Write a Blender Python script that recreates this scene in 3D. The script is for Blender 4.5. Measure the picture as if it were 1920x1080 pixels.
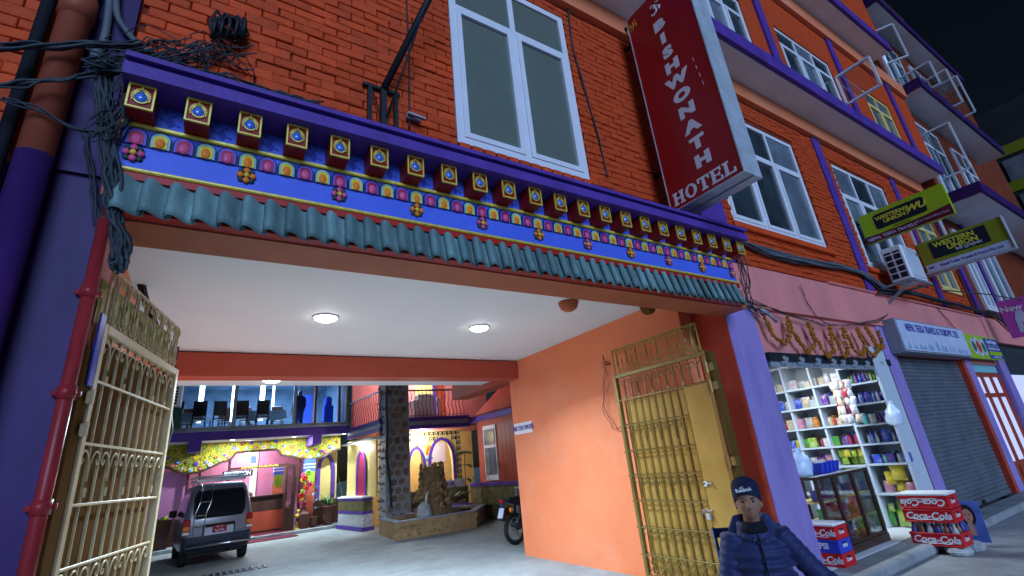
import bpy, bmesh, math, random
from mathutils import Matrix, Vector
R = math.radians; PI = math.pi
random.seed(7)
S = bpy.context.scene
for o in list(bpy.data.objects): bpy.data.objects.remove(o)
C = S.collection

# ---------------------------------------------------------------- camera
cam = bpy.data.objects.new('camera', bpy.data.cameras.new('camera')); C.objects.link(cam)
cam.data.sensor_width = 36; cam.data.lens = 889.94/1920*36
cam.data.clip_start = .05; cam.data.clip_end = 2000
RM = Matrix(((0.8462, -0.1058, -0.5229), (-0.5246, -0.3378, -0.7807), (-0.0941, 0.9353, -0.3413)))
RM = RM.to_quaternion().normalized().to_matrix()
cam.matrix_world = Matrix.Translation((0, 0, 1.65)) @ RM.to_4x4()
S.camera = cam
S.render.resolution_x, S.render.resolution_y = 1024, 576

# ---------------------------------------------------------------- night sky, street light (one sun), exposure
SUN_EL, SUN_AZ = 20, -14         # degrees: low, from the street side
world = bpy.data.worlds.new('World'); S.world = world; world.use_nodes = True
wn = world.node_tree.nodes; wl = world.node_tree.links
bg = wn['Background']; sky = wn.new('ShaderNodeTexSky'); sky.sky_type = 'NISHITA'; sky.sun_disc = False
sky.sun_elevation = R(SUN_EL); sky.sun_rotation = R(180-SUN_AZ)
sky.ozone_density = 3
wl.new(sky.outputs[0], bg.inputs[0]); bg.inputs[1].default_value = 0.0016
sd = bpy.data.lights.new('sun', 'SUN'); sd.energy = 1.36; sd.angle = R(35); sd.color = (.42, .62, 1.0)
sun = bpy.data.objects.new('sun', sd); C.objects.link(sun)
dv = Vector((math.sin(R(SUN_AZ))*math.cos(R(SUN_EL)), -math.cos(R(SUN_AZ))*math.cos(R(SUN_EL)), math.sin(R(SUN_EL))))
sun.rotation_euler = dv.to_track_quat('Z', 'Y').to_euler()
sun.location = dv*60
S.view_settings.view_transform = 'Standard'; S.view_settings.look = 'None'
S.view_settings.exposure = 1.0; S.view_settings.gamma = 1
S.render.engine = 'CYCLES'

# ---------------------------------------------------------------- materials
MATS = {}
def mat(name, col, rough=.6, metal=0., var=.14, scale=5., ovar=.0, bump=0., bscale=30., dirt=0., dcol=(.05, .05, .05),
        dscale=1.3, emit=None, es=0., spec=.2, coat=0., stretch=(1, 1, 1), trans=0., alpha=1., local=False, sheen=0.):
    m = bpy.data.materials.new(name); m.use_nodes = True; MATS[name] = m
    n = m.node_tree.nodes; l = m.node_tree.links; p = n['Principled BSDF']
    if local:
        tc = n.new('ShaderNodeTexCoord'); src = tc.outputs['Object']
    else:
        g = n.new('ShaderNodeNewGeometry'); src = g.outputs['Position']
    mp = n.new('ShaderNodeMapping'); mp.inputs['Scale'].default_value = stretch; l.new(src, mp.inputs[0]); src = mp.outputs[0]
    nz = n.new('ShaderNodeTexNoise'); nz.inputs['Scale'].default_value = scale; nz.inputs['Detail'].default_value = 6
    nz.inputs['Roughness'].default_value = .65; l.new(src, nz.inputs['Vector'])
    mr = n.new('ShaderNodeMapRange'); mr.inputs[1].default_value = .25; mr.inputs[2].default_value = .75
    mr.inputs[3].default_value = 1-var; mr.inputs[4].default_value = 1+var; l.new(nz.outputs[0], mr.inputs[0])
    fac = mr.outputs[0]
    if ovar:
        oi = n.new('ShaderNodeObjectInfo'); m2 = n.new('ShaderNodeMapRange')
        m2.inputs[3].default_value = 1-ovar; m2.inputs[4].default_value = 1+ovar; l.new(oi.outputs['Random'], m2.inputs[0])
        mu = n.new('ShaderNodeMath'); mu.operation = 'MULTIPLY'; l.new(fac, mu.inputs[0]); l.new(m2.outputs[0], mu.inputs[1]); fac = mu.outputs[0]
    vm = n.new('ShaderNodeVectorMath'); vm.operation = 'SCALE'; vm.inputs[0].default_value = col[:3]; l.new(fac, vm.inputs['Scale'])
    c = vm.outputs[0]
    if dirt:
        n2 = n.new('ShaderNodeTexNoise'); n2.inputs['Scale'].default_value = dscale; n2.inputs['Detail'].default_value = 8
        n2.inputs['Roughness'].default_value = .7; l.new(src, n2.inputs['Vector'])
        r2 = n.new('ShaderNodeMapRange'); r2.inputs[1].default_value = .48; r2.inputs[2].default_value = .72
        r2.inputs[3].default_value = 0; r2.inputs[4].default_value = dirt; l.new(n2.outputs[0], r2.inputs[0])
        mx = n.new('ShaderNodeMix'); mx.data_type = 'RGBA'; l.new(r2.outputs[0], mx.inputs['Factor'])
        l.new(c, mx.inputs['A']); mx.inputs['B'].default_value = (*dcol, 1); c = mx.outputs['Result']
    l.new(c, p.inputs['Base Color'])
    p.inputs['Roughness'].default_value = rough; p.inputs['Metallic'].default_value = metal
    p.inputs['Specular IOR Level'].default_value = spec
    if coat: p.inputs['Coat Weight'].default_value = coat; p.inputs['Coat Roughness'].default_value = .08
    if trans: p.inputs['Transmission Weight'].default_value = trans
    if alpha < 1: p.inputs['Alpha'].default_value = alpha
    if sheen: p.inputs['Sheen Weight'].default_value = sheen
    if emit: p.inputs['Emission Color'].default_value = (*emit, 1); p.inputs['Emission Strength'].default_value = es
    if bump:
        n3 = n.new('ShaderNodeTexNoise'); n3.inputs['Scale'].default_value = bscale; n3.inputs['Detail'].default_value = 5
        l.new(src, n3.inputs['Vector']); b = n.new('ShaderNodeBump'); b.inputs['Strength'].default_value = bump
        b.inputs['Distance'].default_value = .02; l.new(n3.outputs[0], b.inputs['Height']); l.new(b.outputs[0], p.inputs['Normal'])
    return m
M = MATS
mat('asphalt', (.33, .34, .35), .55, var=.3, scale=3, bump=.5, bscale=60, dirt=.6, dcol=(.19, .195, .20), dscale=.9)
mat('concrete', (.27, .30, .30), .6, var=.2, scale=2.2, bump=.35, bscale=40, dirt=.7, dcol=(.15, .165, .165), dscale=.7)
mat('plinth', (.30, .32, .33), .55, var=.25, scale=4, bump=.4, bscale=40, dirt=.6, dcol=(.1, .1, .11))
mat('brick', (.60, .068, .013), .62, var=.2, scale=9, ovar=.16, bump=.5, bscale=45, dirt=.35, dcol=(.3, .05, .02), dscale=3)
mat('mortar', (.26, .035, .01), .85, var=.5, scale=14, bump=.6, bscale=60, dirt=.85, dcol=(.03, .008, .004), dscale=5)
mat('orange_paint', (.78, .23, .10), .55, var=.07, scale=2, bump=.2, bscale=18, dirt=.42, dcol=(.74, .34, .22), dscale=.9)
mat('red_paint', (.50, .06, .03), .55, var=.12, scale=3, bump=.1, dirt=.3, dcol=(.34, .05, .03))
mat('beam_orange', (.44, .085, .05), .55, var=.12, scale=2, bump=.15, dirt=.3, dcol=(.3, .06, .02))
mat('pink_paint', (.74, .24, .22), .6, var=.14, scale=1.6, bump=.3, bscale=14, dirt=.65, dcol=(.50, .22, .24), dscale=2.4, stretch=(1, 1, .35))
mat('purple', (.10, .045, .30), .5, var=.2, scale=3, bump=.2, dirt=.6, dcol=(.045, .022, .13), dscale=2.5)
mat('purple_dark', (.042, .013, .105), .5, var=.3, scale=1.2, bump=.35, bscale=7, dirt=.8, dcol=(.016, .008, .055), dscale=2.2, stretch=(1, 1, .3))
mat('lilac', (.31, .23, .52), .5, var=.15, scale=2.4, bump=.3, bscale=12, dirt=.7, dcol=(.19, .12, .38), dscale=2.2, stretch=(1, 1, .3))
mat('white_paint', (.78, .78, .80), .55, var=.08, scale=1.2, bump=.1, dirt=.4, dcol=(.52, .51, .52), dscale=.8)
mat('ceiling_paint', (.70, .71, .71), .7, var=.05, scale=1.2, dirt=.25, dcol=(.60, .60, .60), dscale=.6)
mat('frame_white', (.72, .73, .78), .4, var=.08, scale=8, dirt=.25, dcol=(.45, .45, .5), dscale=4)
mat('frost_glass', (.13, .155, .13), .28, var=.1, scale=3, dirt=.3, dcol=(.13, .15, .15), dscale=2, spec=.6)
mat('dark_glass', (.035, .05, .06), .08, var=.6, scale=1.6, spec=.7)
mat('pale_glass', (.15, .19, .23), .12, var=.5, scale=1.2, spec=.7, dirt=.6, dcol=(.05, .06, .08), dscale=1.0)  # reflection of the soffit is put into the pale base colour
mat('gold', (.72, .55, .07), .4, metal=.15, var=.35, scale=25, spec=.6)
mat('sky_blue', (.080, .14, .70), .45, var=.1, scale=4, bump=.1)
mat('leaf_blue', (.03, .05, .38), .5)
mat('deep_red', (.26, .012, .010), .4, var=.2, scale=8)
mat('strip_red', (.42, .02, .015), .4, var=.15)
mat('tile', (.15, .25, .25), .42, var=.4, scale=7, ovar=.22, bump=.25, bscale=25, stretch=(1, 1, .35), dirt=.4, dcol=(.03, .06, .09), dscale=5)
mat('jewel', (.06, .16, .62), .18, var=.3, scale=30, spec=.8)
mat('pink', (.66, .10, .24), .4, var=.3, scale=30)
mat('magenta_dark', (.38, .015, .08), .4)
mat('orange', (.82, .22, .02), .45, var=.25, scale=30)
mat('yellow', (.78, .55, .05), .45, var=.25, scale=30)
mat('teal_light', (.22, .48, .52), .45, var=.2, scale=20)
mat('violet', (.13, .10, .55), .45, var=.2, scale=20)
mat('dark_green', (.02, .07, .05), .5, var=.3, scale=20)
mat('navy', (.012, .018, .07), .5)
mat('black_iron', (.018, .020, .026), .5, var=.3, scale=15)
mat('cable', (.035, .045, .055), .55, var=.4, scale=9)
mat('cable_grey', (.11, .13, .15), .5, var=.3, scale=9)
mat('pipe_red', (.30, .025, .03), .3, var=.25, scale=4, dirt=.5, dcol=(.1, .01, .012), dscale=6, stretch=(1, 1, .3))
mat('galv', (.50, .56, .62), .4, metal=.25, var=.25, scale=6, bump=.1)
mat('grey_metal', (.26, .29, .33), .45, metal=.15, var=.25, scale=5)
mat('gate_cream', (.66, .54, .32), .4, var=.15, scale=8, spec=.5, dirt=.35, dcol=(.5, .33, .1), dscale=6)
mat('gate_gold', (.21, .145, .035), .32, metal=.45, var=.2, scale=8, spec=.6, dirt=.4, dcol=(.25, .16, .03), dscale=5)
mat('gate_green', (.26, .27, .05), .4, metal=.2, var=.25, scale=10)
mat('sheet_ochre', (.46, .28, .065), .4, metal=.15, var=.16, scale=2.5, dirt=.5, dcol=(.42, .24, .03), dscale=2, bump=.12, bscale=4)
mat('sheet_brown', (.13, .062, .014), .85, spec=.08, var=.25, scale=3, dirt=.4, dcol=(.07, .032, .008), dscale=3)
mat('sign_red', (.33, .003, .008), .3, var=.08, scale=2, spec=.5)
mat('sign_white', (.74, .74, .80), .4, var=.05)
mat('stone', (.30, .19, .09), .75, var=.35, scale=7, ovar=.3, bump=.9, bscale=25, dirt=.4, dcol=(.10, .06, .03), dscale=5)
mat('stone_grey', (.38, .39, .40), .7, var=.35, scale=9, ovar=.3, bump=.8, bscale=30)
mat('wood_dark', (.055, .024, .016), .35, var=.35, scale=5, stretch=(1, 1, .2), coat=.2)
mat('wood_red', (.36, .06, .03), .45, var=.25, scale=6, stretch=(4, 4, .3))
mat('pink_panel', (.46, .17, .33), .6, var=.12, scale=3)
mat('cream_yellow', (.76, .58, .20), .6, var=.08, scale=2)
mat('terracotta', (.12, .045, .035), .6, var=.25, scale=5)
mat('leaf', (.05, .13, .035), .45, var=.4, scale=12)
mat('leaf_lime', (.26, .42, .04), .45, var=.35, scale=20)
mat('rubber', (.018, .019, .02), .75, var=.3, scale=20)
mat('van_paint', (.20, .215, .29), .30, metal=.3, var=.06, scale=2, coat=.6)
mat('van_dark', (.035, .042, .075), .35, metal=.3, var=.1, coat=.3)
mat('chrome', (.62, .65, .68), .18, metal=.95, var=.06)
mat('tail_red', (.42, .012, .012), .15, var=.1, coat=.6)
mat('tail_amber', (.75, .22, .02), .15, var=.1, coat=.6)
mat('lens_white', (.7, .7, .7), .15, coat=.6)
mat('skin', (.30, .16, .105), .5, var=.18, scale=14, local=True)
mat('jacket', (.017, .025, .095), .55, var=.25, scale=7, sheen=.15, bump=.35, bscale=22, local=True)
mat('cloth_navy', (.010, .014, .045), .8, var=.25, scale=30, local=True)
mat('cloth_black', (.008, .009, .014), .85, var=.25, scale=30, local=True)
mat('plastic_blue', (.03, .06, .50), .3, var=.1)
mat('plastic_red', (.62, .015, .02), .35, var=.1)
mat('shutter', (.16, .18, .21), .45, metal=.3, var=.3, scale=3, dirt=.5, dcol=(.08, .09, .1), dscale=2)
mat('aluminium', (.50, .55, .60), .3, metal=.6, var=.1)
mat('shelf_white', (.52, .58, .63), .4, var=.05)
mat('marigold', (.34, .13, .010), .7, var=.35, scale=40, ovar=.15)
mat('lamp_glow', (.9, .9, .9), emit=(.92, .97, 1.), es=16)
mat('tube_glow', (.9, .9, .9), emit=(.85, .95, 1.), es=9)
mat('door_glow', (.6, .6, .7), emit=(.55, .58, 1.), es=.30)
mat('bldg_dark', (.03, .035, .04), .8, var=.3, scale=1)

# ---------------------------------------------------------------- mesh helpers
class B:
    def __init__(s): s.v = []; s.f = []; s.sm = False; s.mi = []; s.cur = 0
    def add(s, vs, fs):
        k = len(s.v); s.v += [tuple(v) for v in vs]
        for f in fs: s.f.append([k+i for i in f]); s.mi.append(s.cur)
        return s
    def box(s, a, b):
        x0, y0, z0 = a; x1, y1, z1 = b
        if x0 > x1: x0, x1 = x1, x0
        if y0 > y1: y0, y1 = y1, y0
        if z0 > z1: z0, z1 = z1, z0
        return s.add([(x0, y0, z0), (x1, y0, z0), (x1, y1, z0), (x0, y1, z0), (x0, y0, z1), (x1, y0, z1), (x1, y1, z1), (x0, y1, z1)],
              [(0, 3, 2, 1), (4, 5, 6, 7), (0, 1, 5, 4), (1, 2, 6, 5), (2, 3, 7, 6), (3, 0, 4, 7)])
    def bbox(s, a, b, r=.01):          # box with chamfered edges
        x0, y0, z0 = [min(p, q) for p, q in zip(a, b)]; x1, y1, z1 = [max(p, q) for p, q in zip(a, b)]
        bm = bmesh.new(); bmesh.ops.create_cube(bm, size=1)
        for v in bm.verts: v.co = Vector(((x0+x1)/2+v.co.x*(x1-x0), (y0+y1)/2+v.co.y*(y1-y0), (z0+z1)/2+v.co.z*(z1-z0)))
        r = min(r, .45*min(x1-x0, y1-y0, z1-z0))
        bmesh.ops.bevel(bm, geom=bm.edges[:], offset=r, segments=1, affect='EDGES', profile=.5)
        bm.verts.index_update()
        s.add([v.co for v in bm.verts], [[v.index for v in f.verts] for f in bm.faces]); bm.free(); return s
    def bar(s, p, q, w, h=None, up=(0, 0, 1)):   # rectangular bar p->q
        h = h or w; p = Vector(p); q = Vector(q); d = (q-p).normalized(); u = Vector(up)
        if abs(d.dot(u)) > .98: u = Vector((0, 1, 0))
        a = d.cross(u).normalized()*w/2; b = a.cross(d).normalized()*h/2
        vs = [c+i*a+j*b for c in (p, q) for i, j in ((-1, -1), (1, -1), (1, 1), (-1, 1))]
        return s.add(vs, [(3, 2, 1, 0), (4, 5, 6, 7), (0, 1, 5, 4), (1, 2, 6, 5), (2, 3, 7, 6), (3, 0, 4, 7)])
    def tube(s, pts, r, n=6, cap=True):
        pts = [Vector(p) for p in pts]; k = len(s.v); N = len(pts); u = None
        for i, p in enumerate(pts):
            d = (pts[min(i+1, N-1)]-pts[max(i-1, 0)]); d = d.normalized() if d.length > 1e-9 else Vector((0, 0, 1))
            if u is None:
                u = Vector((0, 0, 1)) if abs(d.z) < .9 else Vector((1, 0, 0))
            u = (u-d*u.dot(d)); u = u.normalized() if u.length > 1e-6 else d.orthogonal().normalized()
            w = d.cross(u); rr = r[i] if isinstance(r, (list, tuple)) else r
            for j in range(n):
                a = 2*PI*j/n; s.v.append(tuple(p+u*math.cos(a)*rr+w*math.sin(a)*rr))
        for i in range(N-1):
            for j in range(n):
                a = k+i*n+j; b = k+i*n+(j+1) % n; s.f.append([a, b, b+n, a+n]); s.mi.append(s.cur)
        if cap:
            s.f.append([k+j for j in range(n)][::-1]); s.mi.append(s.cur); s.f.append([k+(N-1)*n+j for j in range(n)]); s.mi.append(s.cur)
        return s
    def lathe(s, prof, n=16, c=(0, 0, 0), cap=True, sx=1, sy=1):
        k = len(s.v)
        for r, z in prof:
            for j in range(n):
                a = 2*PI*j/n; s.v.append((c[0]+r*math.cos(a)*sx, c[1]+r*math.sin(a)*sy, c[2]+z))
        for i in range(len(prof)-1):
            for j in range(n):
                a = k+i*n+j; b = k+i*n+(j+1) % n; s.f.append([a, b, b+n, a+n]); s.mi.append(s.cur)
        if cap:
            s.f.append([k+j for j in range(n)][::-1]); s.mi.append(s.cur); q = k+(len(prof)-1)*n; s.f.append([q+j for j in range(n)]); s.mi.append(s.cur)
        return s
    def prism(s, poly, d0, d1, F=None):  # polygon in a local XY plane, extruded in local z from d0 to d1, F: frame matrix
        n = len(poly); F = F or Matrix.Identity(4)
        vs = [F @ Vector((x, y, d)) for d in (d0, d1) for x, y in poly]
        fs = [list(range(n))[::-1], list(range(n, 2*n))]+[[i, (i+1) % n, n+(i+1) % n, n+i] for i in range(n)]
        return s.add(vs, fs)
    def ball(s, c, r, n=8, m=6):
        r = r if isinstance(r, (tuple, list)) else (r, r, r); k = len(s.v)
        for i in range(1, m):
            t = PI*i/m
            for j in range(n):
                a = 2*PI*j/n; s.v.append((c[0]+r[0]*math.sin(t)*math.cos(a), c[1]+r[1]*math.sin(t)*math.sin(a), c[2]+r[2]*math.cos(t)))
        s.v.append((c[0], c[1], c[2]+r[2])); s.v.append((c[0], c[1], c[2]-r[2])); T = len(s.v)-2
        for i in range(m-2):
            for j in range(n):
                a = k+i*n+j; b = k+i*n+(j+1) % n; s.f.append([a, a+n, b+n, b]); s.mi.append(s.cur)
        for j in range(n):
            s.f.append([T, k+j, k+(j+1) % n]); s.mi.append(s.cur); q = k+(m-2)*n; s.f.append([T+1, q+(j+1) % n, q+j]); s.mi.append(s.cur)
        return s
    def xf(s, Mx):
        s.v = [tuple(Mx @ Vector(v)) for v in s.v]; return s
    def mesh(s, name, smooth=False):
        me = bpy.data.meshes.new(name); me.from_pydata(s.v, [], s.f)
        if smooth: me.polygons.foreach_set('use_smooth', [True]*len(s.f))
        if any(s.mi): me.polygons.foreach_set('material_index', s.mi)
        me.update(); return me
def mset(me, m):
    for x in (m if isinstance(m, (list, tuple)) else [m]): me.materials.append(MATS[x] if isinstance(x, str) else x)
def tag(o, label=None, cat=None, group=None, kind=None):
    if label: o['label'] = label
    if cat: o['category'] = cat
    if group: o['group'] = group
    if kind: o['kind'] = kind
    return o
def thing(name, label, cat, loc=(0, 0, 0), rz=0, group=None):
    o = bpy.data.objects.new(name, None); C.objects.link(o); o.location = loc; o.rotation_euler = (0, 0, rz); o.empty_display_size = .1
    return tag(o, label, cat, group)
def par(o, p, world=True):
    o.parent = p
    if world:
        q = p; acc = Matrix.Identity(4)
        while q is not None:          # the thing's own place is taken out again: the mesh is in world coordinates
            acc = Matrix.Translation(q.location) @ q.rotation_euler.to_matrix().to_4x4() @ acc if q.parent is None else acc
            q = q.parent
        o.matrix_parent_inverse = acc.inverted() if p.parent is None else Matrix.Identity(4)
    return o
def ob(name, b, m, parent=None, smooth=False, world=True, loc=None, rot=None):
    me = b if isinstance(b, bpy.types.Mesh) else b.mesh(name, smooth)
    if m is not None and not me.materials: mset(me, m)
    o = bpy.data.objects.new(name, me); C.objects.link(o)
    if parent: par(o, parent, world)
    if loc is not None: o.location = loc
    if rot is not None: o.rotation_euler = rot
    return o
def solo(name, b, m, label, cat, group=None, smooth=False, loc=None, rot=None):
    return tag(ob(name, b, m, None, smooth, loc=loc, rot=rot), label, cat, group)
def struct(name, b, m): return tag(ob(name, b, m), kind='structure')
def FX(x, y, z): return Matrix(((0, 0, -1, x), (-1, 0, 0, y), (0, 1, 0, z), (0, 0, 0, 1)))   # faces -X
def FY(x, y, z): return Matrix(((1, 0, 0, x), (0, 0, -1, y), (0, 1, 0, z), (0, 0, 0, 1)))    # faces -Y
def text(s, size, F, bold=0., shear=0., sx=1., depth=.003, align='CENTER', space=1., res=3):
    cu = bpy.data.curves.new('t', 'FONT'); cu.body = s; cu.size = size; cu.offset = bold; cu.shear = shear; cu.extrude = depth
    cu.align_x = align; cu.align_y = 'CENTER'; cu.resolution_u = res; cu.space_character = space
    o = bpy.data.objects.new('t', cu); C.objects.link(o)
    dg = bpy.context.evaluated_depsgraph_get(); me = bpy.data.meshes.new_from_object(o.evaluated_get(dg))
    bpy.data.objects.remove(o); me.materials.clear()
    me.transform(F @ Matrix.Diagonal((sx, 1, 1, 1))); return me
def arc(cx, cy, r, a0, a1, n=8): return [(cx+r*math.cos(R(a0+(a1-a0)*i/n)), cy+r*math.sin(R(a0+(a1-a0)*i/n))) for i in range(n+1)]
def rrect(x0, y0, x1, y1, r, n=4):
    return arc(x1-r, y1-r, r, 0, 90, n)+arc(x0+r, y1-r, r, 90, 180, n)+arc(x0+r, y0+r, r, 180, 270, n)+arc(x1-r, y0+r, r, 270, 360, n)
def light(name, kind, loc, energy, parent, color=(1, 1, 1), size=.2, rot=(0, 0, 0), sy=None, spread=PI):
    d = bpy.data.lights.new(name, kind); d.energy = energy; d.color = color
    if kind == 'AREA':
        d.shape = 'DISK' if sy is None else 'RECTANGLE'; d.size = size; d.spread = spread
        if sy: d.size_y = sy
    else: d.shadow_soft_size = size
    o = bpy.data.objects.new(name, d); C.objects.link(o); o.location = loc; o.rotation_euler = rot
    if parent: par(o, parent)
    return o
# ---------------------------------------------------------------- photo pixel -> point on a plane (y, x or z fixed)
def ray(px, py): return RM @ Vector((px-960, 540-py, -889.94))
def aty(px, py, y): d = ray(px, py); return Vector((0, 0, 1.65))+d*(y/d.y)
def atx(px, py, x): d = ray(px, py); return Vector((0, 0, 1.65))+d*(x/d.x)
def atz(px, py, z): d = ray(px, py); return Vector((0, 0, 1.65))+d*((z-1.65)/d.z)

# ---------------------------------------------------------------- the ground
struct('ground', B().box((-300, -300, -.5), (300, 300, 0)), 'asphalt')
struct('driveway', B().box((-3.2, 3.3, 0), (9.4, 21, .006)), 'concrete')
struct('pavement', B().bbox((6.22, 3.08, 0), (16.2, 3.46, .12), .02).bbox((16.25, 3.0, 0), (40, 3.46, .15), .02), 'plinth')
b = B()
for pa, pb in (((3.6, 16.4), (5.4, 11.5)), ((.2, 13.0), (4.6, 12.2)), ((1.8, 13.1), (2.4, 5.0))):
    b.bar((*pa, .008), (*pb, .008), .03, .006)
struct('driveway_joint', b, 'asphalt')
for gy, gx0, gx1 in ((13.05, -.1, 1.55),):      # ribbed drain cover behind the van
    t = thing('drain_cover', 'dark ribbed drain cover in the concrete driveway behind the van', 'drain cover', (.7, gy, 0))
    ob('frame', B().box((gx0, gy-.25, .006), (gx1, gy+.25, .012)), 'black_iron', t)
    for i in range(14):
        x = gx0+.06+i*(gx1-gx0-.12)/13
        ob('rib', B().bbox((x-.02, gy-.23, .012), (x+.02, gy+.23, .03), .006), 'grey_metal', t)

# ---------------------------------------------------------------- hotel building
mat('beam_brown', (.40, .11, .05), .55, var=.15, scale=2, bump=.15, dirt=.4, dcol=(.22, .045, .012))
hotel = thing('hotel_building', 'orange and purple painted brick hotel with open vehicle passage and Buddhist cornice', 'building', (5.9, 3.6, 0))
Fy = 3.45
# left pier, passage walls, beams, ceiling
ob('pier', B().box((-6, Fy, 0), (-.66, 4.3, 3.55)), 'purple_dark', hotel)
ob('pier_side', B().box((-.66, Fy+.03, 0), (-.645, 4.3, 3.3)), 'pink_paint', hotel)
ob('passage_wall', B().box((-1.2, 4.3, 0), (-.70, 9.2, 3.56)), 'orange_paint', hotel)
ob('pillar', B().bbox((5.555, 3.44, 0), (6.21, 3.95, 3.30), .012), 'lilac', hotel)
ob('pillar_side', B().box((5.54, 3.46, 0), (5.553, 3.96, 3.30)), 'red_paint', hotel)
ob('passage_wall', B().box((5.3, 3.962, 0), (6.15, 8.37, 3.56)), 'orange_paint', hotel)
ob('beam', B().box((-.53, 3.14, 3.14), (5.55, 3.49, 3.38)).box((-.66, 3.32, 3.38), (5.55, 3.49, 4.0)), 'beam_brown', hotel)
ob('beam', B().box((-.70, 8.0, 3.2), (5.3, 8.36, 3.54)), 'beam_orange', hotel)
ob('beam', B().box((5.18, 8.375, 3.2), (5.6, 10.85, 3.62)), 'beam_orange', hotel)
ob('passage_ceiling', B().box((-.70, 3.49, 3.56), (5.3, 8.3, 3.75)), 'ceiling_paint', hotel)
ob('canopy', B().box((-1.2, 8.37, 3.3), (5.17, 9.35, 3.5)), 'ceiling_paint', hotel)
ob('lamp_dome', B().lathe([(.001, -.13), (.06, -.125), (.11, -.09), (.13, -.04), (.135, 0)], 18, (3.95, 4.6, 3.56)), 'beam_brown', hotel, True)
ob('lamp_dome', B().lathe([(.06, -.22), (.09, -.19), (.11, -.1), (.13, -.02), (.135, 0)], 18, (4.95, 4.15, 3.56)), 'sheet_brown', hotel, True)
# ground-floor piers between the shops and the band above them
ob('pillar', B().bbox((9.96, 3.43, .12), (10.38, 3.95, 3.40), .012), 'lilac', hotel)
ob('pillar', B().bbox((13.93, 3.43, .12), (14.27, 3.95, 3.40), .012), 'lilac', hotel)
ob('pillar_side', B().box((13.78, 3.45, .12), (13.925, 3.95, 2.85)), 'red_paint', hotel)
ob('pillar_side', B().box((9.84, 3.47, .12), (9.955, 3.95, 2.85)), 'red_paint', hotel)
ob('band', B().box((5.58, 3.40, 3.30), (16.22, 3.95, 3.93)), 'pink_paint', hotel)
ob('band_shelf', B().bbox((8.6, 3.36, 3.925), (16.2, 3.5, 3.96), .01), 'pink_paint', hotel)
ob('lintel', B().box((6.215, 3.46, 2.66), (9.955, 3.95, 3.30)).box((10.385, 3.46, 2.8), (13.775, 3.95, 3.30)).box((14.275, 3.46, 2.72), (16.2, 3.95, 3.30)), 'pink_paint', hotel)
# upper storey walls (mortar face; bricks are laid on it)
BR = 3.464
def wall_with_holes(x0, x1, z0, z1, holes, y0, y1):
    b = B(); xs = sorted({x0, x1}|{h[0] for h in holes}|{h[1] for h in holes})
    for a, c in zip(xs, xs[1:]):
        cuts = sorted((h[2], h[3]) for h in holes if h[0] <= a+1e-6 and h[1] >= c-1e-6); z = z0
        for p, q in cuts:
            if p > z: b.box((a, y0, z), (c, y1, p))
            z = q
        if z < z1: b.box((a, y0, z), (c, y1, z1))
    return b
W1 = (1.84, 3.55, 4.64, 7.2); W2 = (6.40, 9.22, 4.70, 6.95); W3 = (10.75, 13.35, 4.55, 6.98); W4 = (14.55, 16.0, 4.5, 6.9)
ob('wall', wall_with_holes(-6, 16.2, 3.56, 7.55, [W1, W2, W3, W4], BR, 3.9), 'mortar', hotel)
ob('band', B().box((-6, 3.36, 7.45), (16.2, 3.5, 7.80)), 'orange_paint', hotel)
for x0, x1 in ((-.95, -.70), (5.56, 6.15), (10.2, 10.5), (14.02, 14.3)):
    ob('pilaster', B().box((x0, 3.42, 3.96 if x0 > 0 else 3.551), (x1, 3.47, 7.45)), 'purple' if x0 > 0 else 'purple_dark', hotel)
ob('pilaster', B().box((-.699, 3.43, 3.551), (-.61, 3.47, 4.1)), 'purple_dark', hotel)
# cantilevered storey: slab with white soffit, purple edge, wall above
ob('floor_slab', B().box((-6, 2.92, 7.80), (16.2, 3.6, 8.05)), 'white_paint', hotel)
ob('slab_edge', B().box((-6, 2.84, 7.82), (16.26, 2.915, 8.12)), 'purple', hotel)
U = [(6.5, 7.75, 8.2, 9.4), (8.9, 11.15, 8.2, 9.4), (12.75, 14.3, 8.2, 9.4)]
ob('wall', wall_with_holes(-6, 16.2, 8.05, 10.6, U, 2.925, 3.4), 'brick', hotel)
for x0, x1 in ((8.3, 8.55), (11.55, 11.8), (14.75, 15.0)):
    ob('pilaster', B().box((x0, 2.88, 8.12), (x1, 2.925, 10.6)), 'purple', hotel)
ob('band', B().box((-6, 2.84, 10.35), (16.2, 2.92, 10.79)), 'orange_paint', hotel)
ob('floor_slab', B().box((-6, 2.47, 10.8), (14.3, 3.4, 11.0)), 'white_paint', hotel)
ob('slab_edge', B().box((-6, 2.40, 10.82), (14.36, 2.465, 11.1)), 'purple', hotel)
ob('wall', B().box((-6, 2.48, 11.0), (14.2, 3.4, 13.6)), 'brick', hotel)
ob('core', B().box((-6, 3.91, 3.95), (16.15, 8.0, 13.5)), 'bldg_dark', hotel)

# bricks: the first 300 nearest ones are pieces of their own, the rest one mesh
def brick_local(l, h, rnd):
    j = lambda a: rnd.uniform(-a, a); e = .007
    bk = [(-l/2, .02, -h/2), (l/2, .02, -h/2), (l/2, .02, h/2), (-l/2, .02, h/2)]
    md = [(x, -.004, z) for x, _, z in bk]
    fr = [((abs(x)-e+j(.003))*(1 if x > 0 else -1), -.011+j(.004), (abs(z)-e+j(.003))*(1 if z > 0 else -1)) for x, _, z in bk]
    return bk+md+fr, [(0, 1, 5, 4), (1, 2, 6, 5), (2, 3, 7, 6), (3, 0, 4, 7), (4, 5, 9, 8), (5, 6, 10, 9), (6, 7, 11, 10), (7, 4, 8, 11), (8, 9, 10, 11)]
rb = random.Random(3); bm_ = []
for k in range(9):
    me = B().add(*brick_local(.236+rb.uniform(-.004,.003), .083+rb.uniform(-.004,.003), rb)).mesh('brick'); mset(me, 'brick'); bm_.append(me)
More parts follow.
